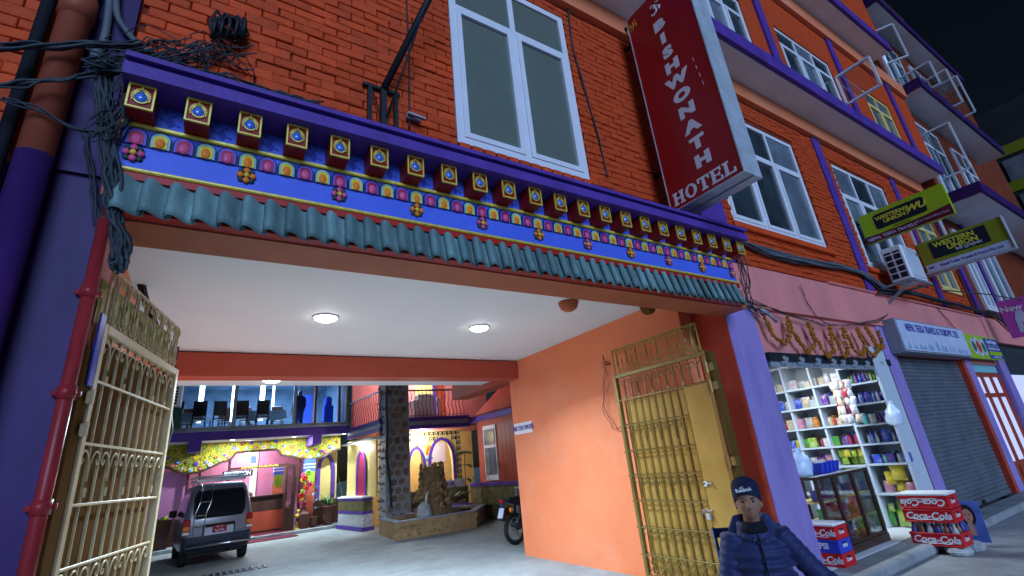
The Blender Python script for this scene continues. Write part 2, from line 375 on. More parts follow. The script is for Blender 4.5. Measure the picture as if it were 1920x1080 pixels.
def visible(x, y, z):
    v = RM.transposed() @ (Vector((x, y, z))-Vector((0, 0, 1.65)))
    if v.z > -.1: return False
    return -30 < 960+889.94*v.x/-v.z < 1950 and -30 < 540-889.94*v.y/-v.z < 1110
spots = []; holes = [W1, W2, W3, W4]; pitch = .09
skip = [(-.96, -.69), (5.55, 6.16), (10.19, 10.51), (14.01, 14.31)]
for r in range(int((7.45-3.6)/pitch)):
    z = 3.62+r*pitch+.039
    cut = [(a-.004, c+.004) for a, c in skip]+[(h[0]-.004, h[1]+.004) for h in holes if h[2]-.04 < z < h[3]+.04]
    if z < 4.12: cut.append((-.62, 5.56))
    if z < 3.99: cut.append((5.5, 17))
    cut.sort(); free = []; p = -5.95
    for c0, c1 in cut:
        if c0 > p: free.append((p, c0))
        p = max(p, c1)
    if p < 16.15: free.append((p, 16.15))
    for f0, f1 in free:          # stretcher courses, cut to fit at every opening
        x = -6.1-(r % 2)*.121
        while x < f1:
            x0, x1 = max(x, f0), min(x+.242, f1); x += .242
            if x1-x0 > .045: spots.append(((x0+x1)/2, z, x1-x0-.006))
spots.sort(key=lambda s: (not visible(s[0], 3.45, s[1]), s[0]**2+(s[1]-1.65)**2))
rest = B()
for i, (x, z, l) in enumerate(spots):
    dx, dz, rr, dy = rb.uniform(-.006, .006), rb.uniform(-.006, .006), rb.uniform(-.018, .018), rb.uniform(-.006, .004)
    if i < 300:
        o = ob('brick', rb.choice(bm_), None, hotel, loc=(x+dx, 3.45+dy, z+dz), rot=(rb.uniform(-.03, .03), rr, rb.uniform(-.02, .02))); o.scale = (l/.236, 1, 1)
    else:
        v, f = brick_local(l, .083+rb.uniform(-.004, .003), rb); rest.add([(p[0]+x+dx, p[1]+3.45+dy, p[2]+z+dz) for p in v], f)
tag(ob('brickwork', rest, 'brick', hotel), kind='stuff')
# soldier course of brick ends under the first window, brick sill under the second
for i in range(12):
    x = W1[0]+.07+i*.143
    ob('sill_brick', B().bbox((x-.06, 3.415, 4.565), (x+.06, 3.5, 4.635), .008), 'brick', hotel)
ob('sill', B().bbox((6.3, 3.38, 4.55), (9.35, 3.5, 4.66), .015).bbox((10.6, 3.38, 4.42), (13.5, 3.5, 4.52), .015), 'brick', hotel)

# windows -----------------------------------------------------------------
def window(p, x0, x1, z0, z1, y, tr, cols, glass, fm='frame_white', fw=.075, d=.06, sash=True):
    """a framed window: outer frame, mullions, transom at height tr, a sash and a pane in every light"""
    w = ob('window', B().box((x0, y, z0), (x0+fw, y+d, z1)).box((x1-fw, y, z0), (x1, y+d, z1)).box((x0+fw, y, z0), (x1-fw, y+d, z0+fw))
           .box((x0+fw, y, z1-fw), (x1-fw, y+d, z1)), fm, p)
    b = B(); cw = (x1-x0-fw)/cols
    for i in range(1, cols): b.box((x0+fw/2+i*cw-fw*.45, y+.004, z0+fw), (x0+fw/2+i*cw+fw*.45, y+d-.004, z1-fw))
    if tr: b.box((x0+fw, y+.008, tr-fw*.45), (x1-fw, y+d-.008, tr+fw*.45))
    ob('mullion', b, fm, w)
    for i in range(cols):
        a = x0+fw/2+i*cw+fw*.45; c = x0+fw/2+(i+1)*cw-fw*.45
        for zz0, zz1, s in (((z0+fw, tr-fw*.45, sash), (tr+fw*.45, z1-fw, False)) if tr else ((z0+fw, z1-fw, sash),)):
            if s:
                s_ = .062
                ob('sash', B().box((a, y-.012, zz0), (a+s_, y+.03, zz1)).box((c-s_, y-.012, zz0), (c, y+.03, zz1)).box((a+s_, y-.012, zz0), (c-s_, y+.03, zz0+s_))
                   .box((a+s_, y-.012, zz1-s_), (c-s_, y+.03, zz1)), fm, w)
            else: s_ = .0
            g = glass[i % len(glass)] if isinstance(glass, (list, tuple)) else glass
            ob('pane', B().box((a+s_-.005, y+.022, zz0+s_-.005), (c-s_+.005, y+.027, zz1-s_+.005)), g, w)
    return w
window(hotel, *W1, 3.44, 6.52, 2, 'frost_glass', fw=.085)
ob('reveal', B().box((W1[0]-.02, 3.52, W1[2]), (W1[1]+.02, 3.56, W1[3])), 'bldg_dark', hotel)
window(hotel, W2[0], W2[1], W2[2], W2[3], 3.47, 6.25, 3, ['dark_glass', 'dark_glass', 'pale_glass'])
window(hotel, W3[0], W3[1], W3[2], W3[3], 3.47, 6.25, 3, ['pale_glass', 'dark_glass', 'pale_glass'])
window(hotel, W4[0], W4[1], W4[2], W4[3], 3.47, 6.25, 2, ['pale_glass'], 'cream_yellow')
window(hotel, 6.5, 7.75, 8.2, 9.4, 2.95, 9.0, 2, ['pale_glass', 'dark_glass'])
window(hotel, 8.9, 11.15, 8.2, 9.4, 2.95, 9.0, 3, ['dark_glass', 'pale_glass', 'dark_glass'])
window(hotel, 12.75, 14.3, 8.2, 9.4, 2.95, 9.0, 2, ['pale_glass'], 'cream_yellow')
def open_sash(p, x, y0, y1, z0, z1, g='pale_glass', tilt=0):
    b = B(); w = .07
    P = lambda y, z: (x+tilt*(y0-y), y, z)
    for a, c in (((y0, z0), (y1, z0)), ((y1, z0), (y1, z1)), ((y1, z1), (y0, z1)), ((y0, z1), (y0, z0))): b.bar(P(*a), P(*c), .04, w, up=(1, 0, 0))
    s = ob('open_sash', b, 'frame_white', p)
    m = B(); m.add([P(y0, z0), P(y1, z0), P(y1, z1), P(y0, z1)], [(0, 1, 2, 3)])
    ob('pane', B().bar(P(y0, (z0+z1)/2), P(y1, (z0+z1)/2), .006, z1-z0, up=(0, 0, 1)), g, s)
glass_clear = mat('glass_clear', (.75, .82, .85), .03, var=.02, trans=1., spec=.5)
open_sash(hotel, 11.2, 2.9, 2.25, 8.25, 9.0, 'glass_clear')
open_sash(hotel, 13.9, 3.42, 2.85, 4.75, 6.2, 'glass_clear')

# cornice -----------------------------------------------------------------
CX0, CX1 = -.585, 5.42
co = ob('cornice', B().box((-.60, 2.87, 3.945), (5.52, 3.44, 4.03)).box((-.60, 2.90, 4.03), (5.52, 3.44, 4.065)).box((-.60, 2.86, 4.065), (5.53, 3.44, 4.10)), 'purple', hotel)
ob('frieze', B().box((CX0, 3.118, 3.775), (CX1, 3.31, 3.944)).box((CX0, 3.10, 3.46), (CX1, 3.31, 3.745)), 'sky_blue', hotel)
ob('gold_moulding', B().bbox((CX0-.01, 3.075, 3.745), (CX1+.01, 3.116, 3.772), .006).bbox((CX0-.01, 3.07, 3.432), (CX1+.01, 3.3, 3.458), .008), 'gold', hotel)
ob('red_moulding', B().box((CX0-.01, 3.085, 3.385), (CX1+.01, 3.3, 3.43)), 'strip_red', hotel)
rc = random.Random(5)
cb = B().bbox((-.066, 0, -.085), (.066, .30, .085), .004).mesh('corbel'); mset(cb, 'deep_red')
fr = B()
for k in range(4):
    Rm = Matrix.Rotation(k*PI/2, 4, 'Y'); hx, hz = (.066, .080) if k % 2 == 0 else (.085, .061); q = B().bar((-hx, -.006, hz), (hx, -.006, hz), .014, .010, up=(0, 0, 1))
    fr.add([Rm @ Vector(v) for v in q.v], q.f)
fl = []
for i in range(15):
    a = PI*(-.62+1.24*i/14)+PI/2
    r0 = .038+.006*math.sin(i/14*PI); r1 = r0+.015+(.012 if i == 7 else 0)
    c_, s_ = math.cos(a), math.sin(a)
    fr.bar((c_*r0*.85, -.005, s_*r0*1.0-.005), (c_*r1*.85, -.005, s_*r1*1.05-.005), .009, .010, up=(0, 1, 0))
drop = []
for i in range(20):
    a = 2*PI*i/20; rr = .031; drop.append((rr*math.cos(a)*(.95 if math.sin(a) < 0 else 1-.55*math.sin(a)**2), rr*math.sin(a)*(1 if math.sin(a) < 0 else 1.5)))
ring = B()
for i in range(20):
    p, q = drop[i], drop[(i+1) % 20]; ring.bar((p[0]*1.18, -.005, p[1]*1.18-.008), (q[0]*1.18, -.005, q[1]*1.18-.008), .008, .010, up=(0, 1, 0))
fr.add(ring.v, ring.f); frm = fr.mesh('gold_frame'); mset(frm, 'gold')
jw = B(); jw.add([(x, -.004, z-.008) for x, z in drop]+[(x*.6, -.016, z*.6-.008) for x, z in drop]+[(0, -.02, -.008)],
    [[i, (i+1) % 20, 20+(i+1) % 20, 20+i] for i in range(20)]+[[20+i, 20+(i+1) % 20, 40] for i in range(20)])
jwm = jw.mesh('jewel', True); mset(jwm, 'jewel')
leafm = B()
for cx, cz, a, s in ((0, .03, .5, .036), (-.03, -.005, 2.6, .034), (.03, -.02, -.4, .032), (0, -.05, 1.7, .032), (-.02, .06, 2.2, .03)):
    ca, sa = math.cos(a), math.sin(a); P = [(0, 0), (.35, .22), (.75, .2), (1, 0), (.75, -.2), (.35, -.22)]
    leafm.add([(cx+s*(u*ca-v*sa), 0, cz+s*(u*sa+v*ca)) for u, v in P], [(0, 1, 2, 3, 4, 5)])
leafm.add([(-.05, -.0006, .06), (-.045, -.0006, .064), (.0, -.0006, .03), (.03, -.0006, -.02), (.005, -.0006, -.05), (-.003, -.0006, -.05), (-.032, -.0006, -.005), (-.004, -.0006, .028)], [(0, 1, 2, 7), (7, 2, 3, 6), (6, 3, 4, 5)])
leafm = leafm.mesh('leaf_motif'); mset(leafm, 'leaf_blue')
for i in range(22):
    x = -.504+i*.2825
    o = ob('corbel', cb, None, hotel, loc=(x, 2.95, 3.858))
    ob('gold_frame', frm, None, o, world=False); ob('jewel', jwm, None, o, world=False)
    if i < 21: ob('leaf_motif', leafm, None, hotel, loc=(x+.135, 3.114, 3.86))
def petal_mesh(cols):
    b = B()
    def shape(w, h, y, z0, ns=8): return [(-w, y, z0), (w, y, z0)]+[(w*math.cos(PI*i/ns), y, z0+h-w*.9+w*.9*math.sin(PI*i/ns)) for i in range(ns+1)]
    for k, (w, h, y, z0) in enumerate(((.0575, .119, -.006, 0), (.048, .108, -.014, .001), (.035, .09, -.020, .002))):
        p = shape(w, h, y, z0); q = [(x, .002, z) for x, _, z in p]; n = len(p); b.cur = k
        b.add(p+q, [list(range(n))]+[[i, n+i, n+(i+1) % n, (i+1) % n] for i in range(n)])
    b.cur = 3; b.ball((0, -.016, .034), (.029, .016, .038), 8, 6)
    me = b.mesh('lotus_petal'); mset(me, cols); return me
pm = [petal_mesh(['navy', 'violet', 'magenta_dark', 'pink']), petal_mesh(['navy', 'teal_light', 'yellow', 'orange'])]
for i in range(51):
    ob('lotus_petal', pm[i % 2], None, hotel, loc=(-.51+i*.1172, 3.098, 3.622))
def flower_mesh(c1, c2):
    b = B(); b.cur = 2
    for k in range(4):
        a = PI/4+k*PI/2; b.ball((.044*math.cos(a), -.008, .044*math.sin(a)), (.018, .008, .018), 6, 4)
    b.cur = 0
    for k in range(4):
        a = k*PI/2; b.ball((.036*math.cos(a), -.014, .036*math.sin(a)), (.021, .014, .021), 8, 5)
    b.cur = 1; b.ball((0, -.02, 0), (.018, .014, .018), 8, 5)
    me = b.mesh('flower', True); mset(me, [c1, c2, 'dark_green']); return me
fm_ = [flower_mesh('pink', 'yellow'), flower_mesh('orange', 'yellow')]
for i in range(11): ob('flower', fm_[i % 2], None, hotel, loc=(-.51+i*.586, 3.098, 3.56))
# S-shaped roof tiles below the frieze
def tile_mesh(rnd):
    b = B(); w = .128; n = 14; prof = []
    for i in range(n+1):
        u = i/n
        h = .5*(.030*math.cos(PI*(u-.14)/.86*.92) if u > .14 else .030-.040*((.14-u)/.14)**1.6)+.55*.028*math.cos(2*PI*(u-.20)*.9)
        prof.append((-w/2+u*w*1.14-.010, h))
    rows = 4; top = []; L = .40
    for k in range(rows+1):
        t = k/rows; y = -.015-.06*t; z = -.25*t; e = rnd.uniform(-.003, .003)
        top.append([(x*(1+.05*t)+e, y-h*.9, z+h*.35) for x, h in prof])
    bot = [[(x+.003, y+.014, z+.006) for x, y, z in rr] for rr in top]
    V = [v for rr in top for v in rr]+[v for rr in bot for v in rr]; N = (rows+1)*(n+1); F_ = []
    for k in range(rows):
        for i in range(n):
            a = k*(n+1)+i; F_.append((a, a+n+1, a+n+2, a+1)); F_.append((N+a, N+a+1, N+a+n+2, N+a+n+1))
    for i in range(n): a = rows*(n+1)+i; F_.append((a, N+a, N+a+1, a+1))
    for k in range(rows):
        a = k*(n+1); F_.append((a, N+a, N+a+n+1, a+n+1)); a += n; F_.append((a, a+n+1, N+a+n+1, N+a))
    me = b.add(V, F_).mesh('roof_tile', True); mset(me, 'tile'); return me
tms = [tile_mesh(rc) for _ in range(5)]
NT = 47
for i in range(NT):
    ob('roof_tile', rc.choice(tms), None, hotel, loc=(-.49+i*5.83/(NT-1), 3.10+rc.uniform(-.004, .004), 3.392), rot=(rc.uniform(-.02, .02), rc.uniform(-.02, .02), 0))
ob('tile_batten', B().add([(CX0, 3.138, 3.384), (CX1, 3.138, 3.384), (CX1, 3.11, 3.384), (CX0, 3.11, 3.384), (CX0, 3.138, 3.15), (CX1, 3.138, 3.15), (CX1, 3.075, 3.165), (CX0, 3.075, 3.165)],
   [(0, 1, 2, 3), (7, 6, 5, 4), (3, 2, 6, 7), (0, 4, 5, 1), (1, 5, 6, 2), (0, 3, 7, 4)]), 'strip_red', hotel)
# passage ceiling lamps
for i, (x, y, z, e) in enumerate(((1.17, 5.98, 3.56, 76), (3.33, 5.95, 3.56, 76), (.90, 8.75, 3.30, 150))):
    t = thing('ceiling_lamp', ['round white ceiling lamp over the passage nearer the barred gate with cream frame', 'round white ceiling lamp over the passage nearer the bare orange wall',
              'round white ceiling lamp under the canopy beyond the red beam'][i], 'ceiling lamp', (x, y, z), group='round ceiling lamps')
    ob('rim', B().lathe([(.15, 0), (.155, -.012), (.14, -.022), (.132, -.016)], 24, (x, y, z), cap=False), 'white_paint', t, True)
    ob('diffuser', B().lathe([(.132, -.014), (.125, -.035), (.08, -.055), (.001, -.062)], 24, (x, y, z), cap=False), 'lamp_glow', t, True)
    light('bulb', 'AREA', (x, y, z-.075), e, t, (.62, .82, 1.), .24, spread=R(128 if i < 2 else 176))
def smooth(pts, it=2):
    pts = [Vector(p) for p in pts]
    for _ in range(it):
        q = [pts[0]]
        for a, b_ in zip(pts, pts[1:]): q += [a.lerp(b_, .25), a.lerp(b_, .75)]
        pts = q+[pts[-1]]
    return pts
# ---------------------------------------------------------------- wrought iron gates
def curl(side, h=.26, s=.052, n=9):
    """one half of a Y shaped scroll: up along the bar, out and round"""
    q = [(0, -1), (0, -.62), (.05, -.38), (.22, -.14), (.50, -.01), (.78, -.03), (.96, -.13), (.97, -.25), (.84, -.33), (.70, -.28), (.70, -.20)]
    p = [(side*x*s, z*h) for x, z in q]
    p = [tuple(v)[:2] for v in smooth([(x, z, 0) for x, z in p], 1)]
    return p
def scroll_mesh(m, h=.26, s=.052, inv=False):
    b = B()
    for sd in (-1, 1):
        pts = [(x, 0, -z if inv else z) for x, z in curl(sd, h, s)]
        b.tube(pts, .0062, 4)
    b.tube([(0, 0, (h if inv else -h)-.02), (0, 0, (h if inv else -h)+.03)], .010, 5)
    me = b.mesh('scroll'); mset(me, m); return me
def gate(t, W, bars, frame_m, bar_m, crest_m, sheet_m, rails, scroll_rows, sheet_top, wicket=None, bar_w=.011, frame_w=.055, flip=False):
    """local x along the leaf, z up, -y towards the viewer"""
    H = 2.68
    f = B().bbox((0, -.03, .05), (frame_w, .03, H), .006).bbox((W-frame_w, -.03, .05), (W, .03, H), .006).bbox((frame_w, -.03, H-frame_w), (W-frame_w, .03, H), .006).bbox((frame_w, -.03, .05), (W-frame_w, .03, .11), .006)
    ob('frame', f, frame_m, t, world=False)
    xb = wicket if wicket else W-frame_w
    n = bars; step = (xb-frame_w)/n
    bar = B().bbox((-bar_w/2, -.008, .11), (bar_w/2, .008, sheet_top if wicket else H-frame_w), .002).mesh('bar'); mset(bar, bar_m)
    topbar = B().bbox((-bar_w/2, -.008, sheet_top), (bar_w/2, .008, H-frame_w), .002).mesh('bar'); mset(topbar, bar_m)
    for i in range(1, n): ob('bar', bar, None, t, world=False, loc=(frame_w+i*step, 0, 0))
    if wicket:
        for i in range(1, int((W-2*frame_w)/step)+1):
            if frame_w+i*step < W-frame_w-.02: ob('bar', topbar, None, t, world=False, loc=(frame_w+i*step, 0, 0))
    for z in rails:
        x1 = W-frame_w if (not wicket or z > sheet_top-.02) else xb
        ob('rail', B().bbox((-.03 if wicket else frame_w-.01, -.022, z-.008), (x1, -.008, z+.008), .003), bar_m, t, world=False)
        if wicket: ob('rail', B().bbox((frame_w, .010, z+.010), (x1, .020, z+.020), .003), bar_m, t, world=False)
    sm = scroll_mesh(bar_m, .24, step*.90)
    for z in scroll_rows:
        x1 = W-frame_w if (not wicket or z > sheet_top) else xb
        i = 1
        while frame_w+i*step < x1-.03:
            ob('scroll', sm, None, t, world=False, loc=(frame_w+i*step, -.012, z-.012)); i += 2
    cm = scroll_mesh(crest_m, .22, .085); ci = scroll_mesh(crest_m, .16, .080, True)
    c0, c1, cz0, cz1 = .03, W-.05, H+.005, H+.37
    cr = ob('crest', B().bbox((c0, -.008, cz0), (c0+.016, .008, cz1), .002).bbox((c1-.016, -.008, cz0), (c1, .008, cz1), .002).bbox((c0, -.008, cz1-.014), (c1, .008, cz1), .002), crest_m, t, world=False)
    nc = 8; st = (c1-c0)/nc
    cbar = B().bbox((-.006, -.005, cz0), (.006, .005, cz1-.014), .002).mesh('crest_bar'); mset(cbar, crest_m)
    for i in range(nc):
        x = c0+(i+.5)*st
        ob('crest_bar', cbar, None, cr, world=False, loc=(x, .004, 0))
        ob('scroll', cm, None, cr, world=False, loc=(x, -.012, cz1-.016)); ob('scroll', ci, None, cr, world=False, loc=(x+st*.5 if i < nc-1 else x, -.012, cz0+.016))
    # sheet behind the bars, with stiffening folds
    so = .07 if wicket else .034
    ob('sheet', B().box((frame_w, so, .11), (xb, so+.004, sheet_top)), sheet_m, t, world=False)
    for i in range(n if wicket else 0): ob('fold', B().bbox((frame_w+(i+.28)*step, .060, .12), (frame_w+(i+.72)*step, .069, sheet_top-.01), .004), sheet_m, t, world=False)
    return step
tg = thing('gate', 'open golden barred gate with sheet door against the bare orange wall', 'gate', (5.08, 5.13, .01), -PI/2, 'iron gates of the passage')
gate(tg, 1.60, 9, 'gate_gold', 'gate_gold', 'gate_green', 'sheet_ochre', [2.31, 1.96, 1.61, 1.30, .98, .66, .34], [2.60, 1.94, 1.29, .66], 2.30, 1.19)
dr = ob('door', B().bbox((1.20, -.034, .12), (1.55, -.018, 2.30), .004), 'sheet_ochre', tg, world=False)
ob('handle', B().tube([(1.22, -.05, 1.19), (1.30, -.075, 1.185)], .012, 6).tube([(1.30, -.075, 1.185), (1.31, -.035, 1.18)], .010, 6).bbox((1.20, -.05, 1.15), (1.25, -.036, 1.21), .004), 'chrome', dr, True, world=False)
ob('latch', B().bbox((1.10, -.05, .89), (1.24, -.036, .905), .003).tube([(1.14, -.05, .86), (1.13, -.07, .87), (1.14, -.06, .90)], .008, 5), 'chrome', dr, world=False)
pl = ob('padlock', B().bbox((1.16, -.075, .80), (1.215, -.045, .865), .006), 'aluminium', tg, world=False)
ob('shackle', B().tube([(1.172, -.06, .86), (1.172, -.06, .90), (1.188, -.06, .918), (1.203, -.06, .90), (1.203, -.06, .86)], .005, 5), 'chrome', pl, True, world=False)
b = B()
for i in range(6):
    x = .06+i*.188
    b.bar((x, -.014, .33), (x+.188, -.014, .11), .010).bar((x+.188, -.016, .33), (x, -.016, .11), .010)
ob('lattice', b, 'gate_gold', tg, world=False)
post = ob('hinge_post', B().bbox((1.605, -.03, 0), (1.66, .10, 2.66), .006), 'sheet_brown', tg, world=False)
for z in (2.42, 2.2, 1.36, .6): ob('hinge', B().bbox((1.59, -.045, z), (1.68, .03, z+.10), .006).tube([(1.60, -.05, z-.02), (1.60, -.05, z+.12)], .016, 6), 'gate_gold', post, world=False)
d = math.atan2(5.1-3.70, -.27+.61)
tg2 = thing('gate', 'open cream barred gate backed with brown sheet beside the red downpipe', 'gate', (-.595, 3.68, .01), d, 'iron gates of the passage')
gate(tg2, 1.46, 10, 'gate_cream', 'gate_cream', 'gate_cream', 'sheet_brown', [2.33, 1.97, 1.64, 1.32, .99, .66, .34], [2.60, 1.95, 1.31, .66], 2.60)
ob('crest_sheet', B().box((.04, .05, 2.68), (1.4, .055, 2.98)), 'gate_green', tg2, world=False)
ob('post', B().bbox((-.12, -.02, 0), (-.004, .12, 2.5), .006), 'sheet_brown', tg2, world=False)
ob('plate', B().bbox((-.075, -.034, 2.28), (-.002, -.022, 2.72), .004), 'plastic_blue', tg2, world=False)
for z in (2.18, 2.0, 1.0): ob('hinge', B().bbox((-.06, -.045, z), (.01, -.03, z+.07), .006).tube([(-.02, -.045, z), (-.02, -.045, z+.08)], .014, 6), 'gate_cream', tg2, world=False)

# ---------------------------------------------------------------- projecting hotel sign
sg = thing('hotel_sign', 'tall red lightbox sign with white lettering projecting from the brick wall', 'sign', (4.75, 2.72, 4.3))
SXp, SY0, SY1, SZ0, SZ1 = 4.6, 3.21, 2.22, 4.30, 7.47
ob('panel', B().box((SXp, SY1+.012, SZ0+.012), (SXp+.02, SY0-.012, SZ1-.012)), 'sign_red', sg)
ob('casing', B().box((SXp-.008, SY1, SZ0), (SXp+.33, SY1+.012, SZ1)).box((SXp-.008, SY0-.012, SZ0), (SXp+.33, SY0, SZ1)).box((SXp-.008, SY1+.012, SZ0), (SXp+.33, SY0-.012, SZ0+.012)).box((SXp-.008, SY1+.012, SZ1-.012), (SXp+.33, SY0-.012, SZ1)), 'galv', sg)
ob('back_panel', B().box((SXp+.31, SY1+.013, SZ0+.013), (SXp+.325, SY0-.013, SZ1-.013)), 'sign_red', sg)
ob('flange', B().bar((SXp+.165, SY0+.0, SZ0-.006), (SXp+.165, SY1, SZ0-.006), .02, .012), 'grey_metal', sg)
for z_, z2_ in ((7.2, 7.2), (5.0, 5.0), (7.44, 7.62)): ob('bracket', B().bar((SXp+.15, SY0, z_), (SXp+.15, 3.46, z2_), .04), 'black_iron', sg)
letters = 'BISHWONATH'
pos = [(1234, 50), (1239, 90), (1249, 112), (1257, 130), (1265, 155), (1274, 186), (1283, 214), (1291, 244), (1297, 272), (1309, 301)]
za, zb = 6.90, 4.72
for i, ch in enumerate(letters):
    z = za+(zb-za)*i/9; y = 2.735-(.10)*i/9*1.0
    ob('letter', text(ch, .205, FX(SXp-.002, y, z), bold=.014, sx=1.38, depth=.002), 'sign_white', sg)
def glyph_slab(ch):     # heavy slab-serif capitals, unit height
    R_ = lambda x0, y0, x1, y1: [(x0, y0), (x1, y0), (x1, y1), (x0, y1)]
    if ch == 'H': return [R_(.06, 0, .40, .14), R_(.06, .86, .40, 1), R_(.13, .14, .33, .86), R_(.55, 0, .89, .14), R_(.55, .86, .89, 1), R_(.62, .14, .82, .86), R_(.33, .42, .62, .56)], .95
    if ch == 'T': return [R_(.24, 0, .66, .14), R_(.35, .14, .55, .86), R_(.04, .86, .86, 1), R_(.04, .66, .16, .86), R_(.74, .66, .86, .86)], .90
    if ch == 'E': return [R_(.04, 0, .82, .13), R_(.04, .87, .78, 1), R_(.12, .13, .33, .87), R_(.33, .44, .60, .56), R_(.60, .36, .68, .64), R_(.70, .13, .82, .30), R_(.66, .70, .78, .87)], .86
    if ch == 'L': return [R_(.04, 0, .80, .13), R_(.04, .87, .44, 1), R_(.13, .13, .34, .87), R_(.68, .13, .80, .34)], .84
x = 0; parts = []
for ch in 'HOTEL':
    if ch == 'O':
        n = 24; o_ = [(x+.47+.43*math.cos(2*PI*i/n), .5+.52*math.sin(2*PI*i/n)) for i in range(n)]; i_ = [(x+.47+.20*math.cos(2*PI*i/n), .5+.38*math.sin(2*PI*i/n)) for i in range(n)]
        parts.append(('O', o_, i_)); x += .95
    else:
        g, w = glyph_slab(ch); parts.append((ch, [[(x+p, q) for p, q in pl_] for pl_ in g], None)); x += w
sc = .86/x
for ch, g, inn in parts:
    b = B(); F = FX(SXp-.002, SY0-.06, SZ0+.055)
    if ch == 'O':
        n = len(g); V = [F @ Vector((p*sc, q*.17, .003)) for p, q in g+inn]; b.add(V, [[i, (i+1) % n, n+(i+1) % n, n+i] for i in range(n)])
    else:
        for pl_ in g: b.prism([(p*sc, q*.17) for p, q in pl_], -.001, .003, F)
    ob('letter', b, 'sign_white', sg)
# emblem (om) at the head and small auspicious mark in the corner
b = B(); ey, ez = 2.73, 7.19
P = lambda u, v: (SXp-.006, ey-u, ez+v)
b.tube([P(*q) for q in [(-.06, .07), (-.02, .09), (.015, .06), (-.015, .03), (.02, .01), (.02, -.05), (-.03, -.075), (-.07, -.05)]], .014, 5)
b.tube([P(*q) for q in [(.0, .01), (.05, .02), (.08, -.01), (.06, -.05)]], .012, 5).tube([P(*q) for q in [(.03, .10), (.06, .085), (.09, .11)]], .009, 5); b.ball(P(.06, .12), .012)
ob('emblem', b, 'sign_white', sg)
b = B(); F = FX(SXp-.002, 3.11, 7.29); a = .055
for k in range(4):
    c_, s_ = [(1, 0), (0, 1), (-1, 0), (0, -1)][k]; rot = lambda u, v: (u*c_-v*s_, u*s_+v*c_)
    for x0, y0, x1, y1 in ((-.006, .006 if k else -.006, .006, a), (.006, a-.012, a, a)):
        b.prism([rot(*q) for q in ((x0, y0), (x1, y0), (x1, y1), (x0, y1))], 0, .003, F)
ob('corner_mark', b, 'yellow', sg)
for k in range(4): ob('scratch', B().bar((SXp-.003, 2.42-.012*k, 6.05-.13*k), (SXp-.003, 2.415-.012*k, 5.99-.13*k), .004), 'sign_white', sg)

# ---------------------------------------------------------------- yellow money-transfer signs
mat('wu_green', (.33, .50, .02), .35, var=.05); mat('wu_olive', (.24, .26, .02), .4, var=.1); mat('maroon', (.13, .012, .03), .4); mat('panel_black', (.012, .018, .03), .4)
mat('wu_yellow', (.62, .60, .05), .4); mat('print_blue', (.05, .06, .30), .5); mat('sign_pale', (.50, .54, .70), .45)
w1 = thing('projecting_sign', 'bright yellow-green WESTERN UNION sign with maroon lower edge above the air conditioner', 'sign', (11.06, 2.72, 5.06))
ob('box', B().box((11.0, 2.02, 5.06), (11.12, 3.42, 5.68)), 'wu_green', w1)
F = FX(10.998, 3.42, 5.06)
ob('maroon_band', B().prism([(0, 0), (1.40, 0), (1.40, .20), (1.0, .155), (.6, .135), (.25, .135), (0, .15)], 0, .003, F), 'maroon', w1)
ob('black_plate', B().prism(rrect(.24, .22, 1.08, .53, .05), 0, .003, F), 'panel_black', w1)
ob('lettering', text('WESTERN', .105, FX(10.994, 3.42-.52, 5.06+.43), bold=.004, sx=1.05), 'wu_yellow', w1)
ob('lettering', text('UNION', .105, FX(10.994, 3.42-.57, 5.06+.335), bold=.004, sx=1.05), 'wu_yellow', w1)
ob('lettering', text('WU', .18, FX(10.994, 3.42-.925, 5.06+.385), bold=.008, shear=.25, sx=1.0), 'wu_yellow', w1)
ob('rule', B().prism([(.775, .29), (.782, .29), (.782, .47), (.775, .47)], .003, .005, F).prism([(.79, .29), (.797, .29), (.797, .47), (.79, .47)], .003, .005, F), 'wu_yellow', w1)
ob('lettering', text('NEPAL TEEKA TRAVELS', .085, FX(10.994, 3.42-.44, 5.06+.065), bold=.0012, sx=.92), 'sign_pale', w1)
ob('lettering', text('(P) Ltd. Thamel-29(Ktm) Thamel', .05, FX(10.994, 3.42-1.10, 5.06+.085), sx=.75), 'sign_pale', w1)
ob('lettering', text('TEEKA TRAVELS', .04, FX(10.994, 3.42-.66, 5.06+.18)), 'wu_olive', w1)
for z_ in (5.55, 5.15): ob('bracket', B().bar((11.06, 3.42, z_), (11.06, 3.5, z_), .03), 'black_iron', w1)
X2 = 13.8
w2 = thing('projecting_sign', 'dull olive WESTERN UNION sign with white strip lettered Nepal Teeka Travels & Tours', 'sign', (X2+.06, 2.66, 4.8))
ob('box', B().box((X2, 1.92, 4.80), (X2+.14, 3.41, 5.52)), 'wu_olive', w2)
ob('rim', B().bar((X2+.06, 3.42, 4.785), (X2+.06, 1.91, 4.785), .17, .03).bar((X2+.06, 1.905, 4.78), (X2+.06, 1.905, 5.54), .17, .02), 'galv', w2)
F = FX(X2-.002, 3.41, 4.80)
ob('white_strip', B().prism([(.02, .01), (1.47, .01), (1.47, .19), (.02, .17)], 0, .003, F), 'sign_pale', w2)
ob('black_plate', B().prism([(.22, .27), (1.22, .27), (1.22, .66), (.22, .66)], 0, .003, F), 'panel_black', w2)
ob('lettering', text('WESTERN', .155, FX(X2-.006, 3.41-.66, 4.8+.565), bold=.006, sx=1.05), 'wu_yellow', w2)
ob('lettering', text('UNION', .155, FX(X2-.006, 3.41-.78, 4.8+.435), bold=.006, sx=1.05), 'wu_yellow', w2)
ob('lettering', text('मनी ट्रान्सफर', .085, FX(X2-.006, 3.41-.86, 4.8+.335), bold=.001), 'sign_white', w2)
ob('lettering', text('Nepal Teeka Travels & Tours Pvt. Ltd.', .085, FX(X2-.006, 3.41-.82, 4.8+.095), bold=.001, sx=.82), 'print_blue', w2)
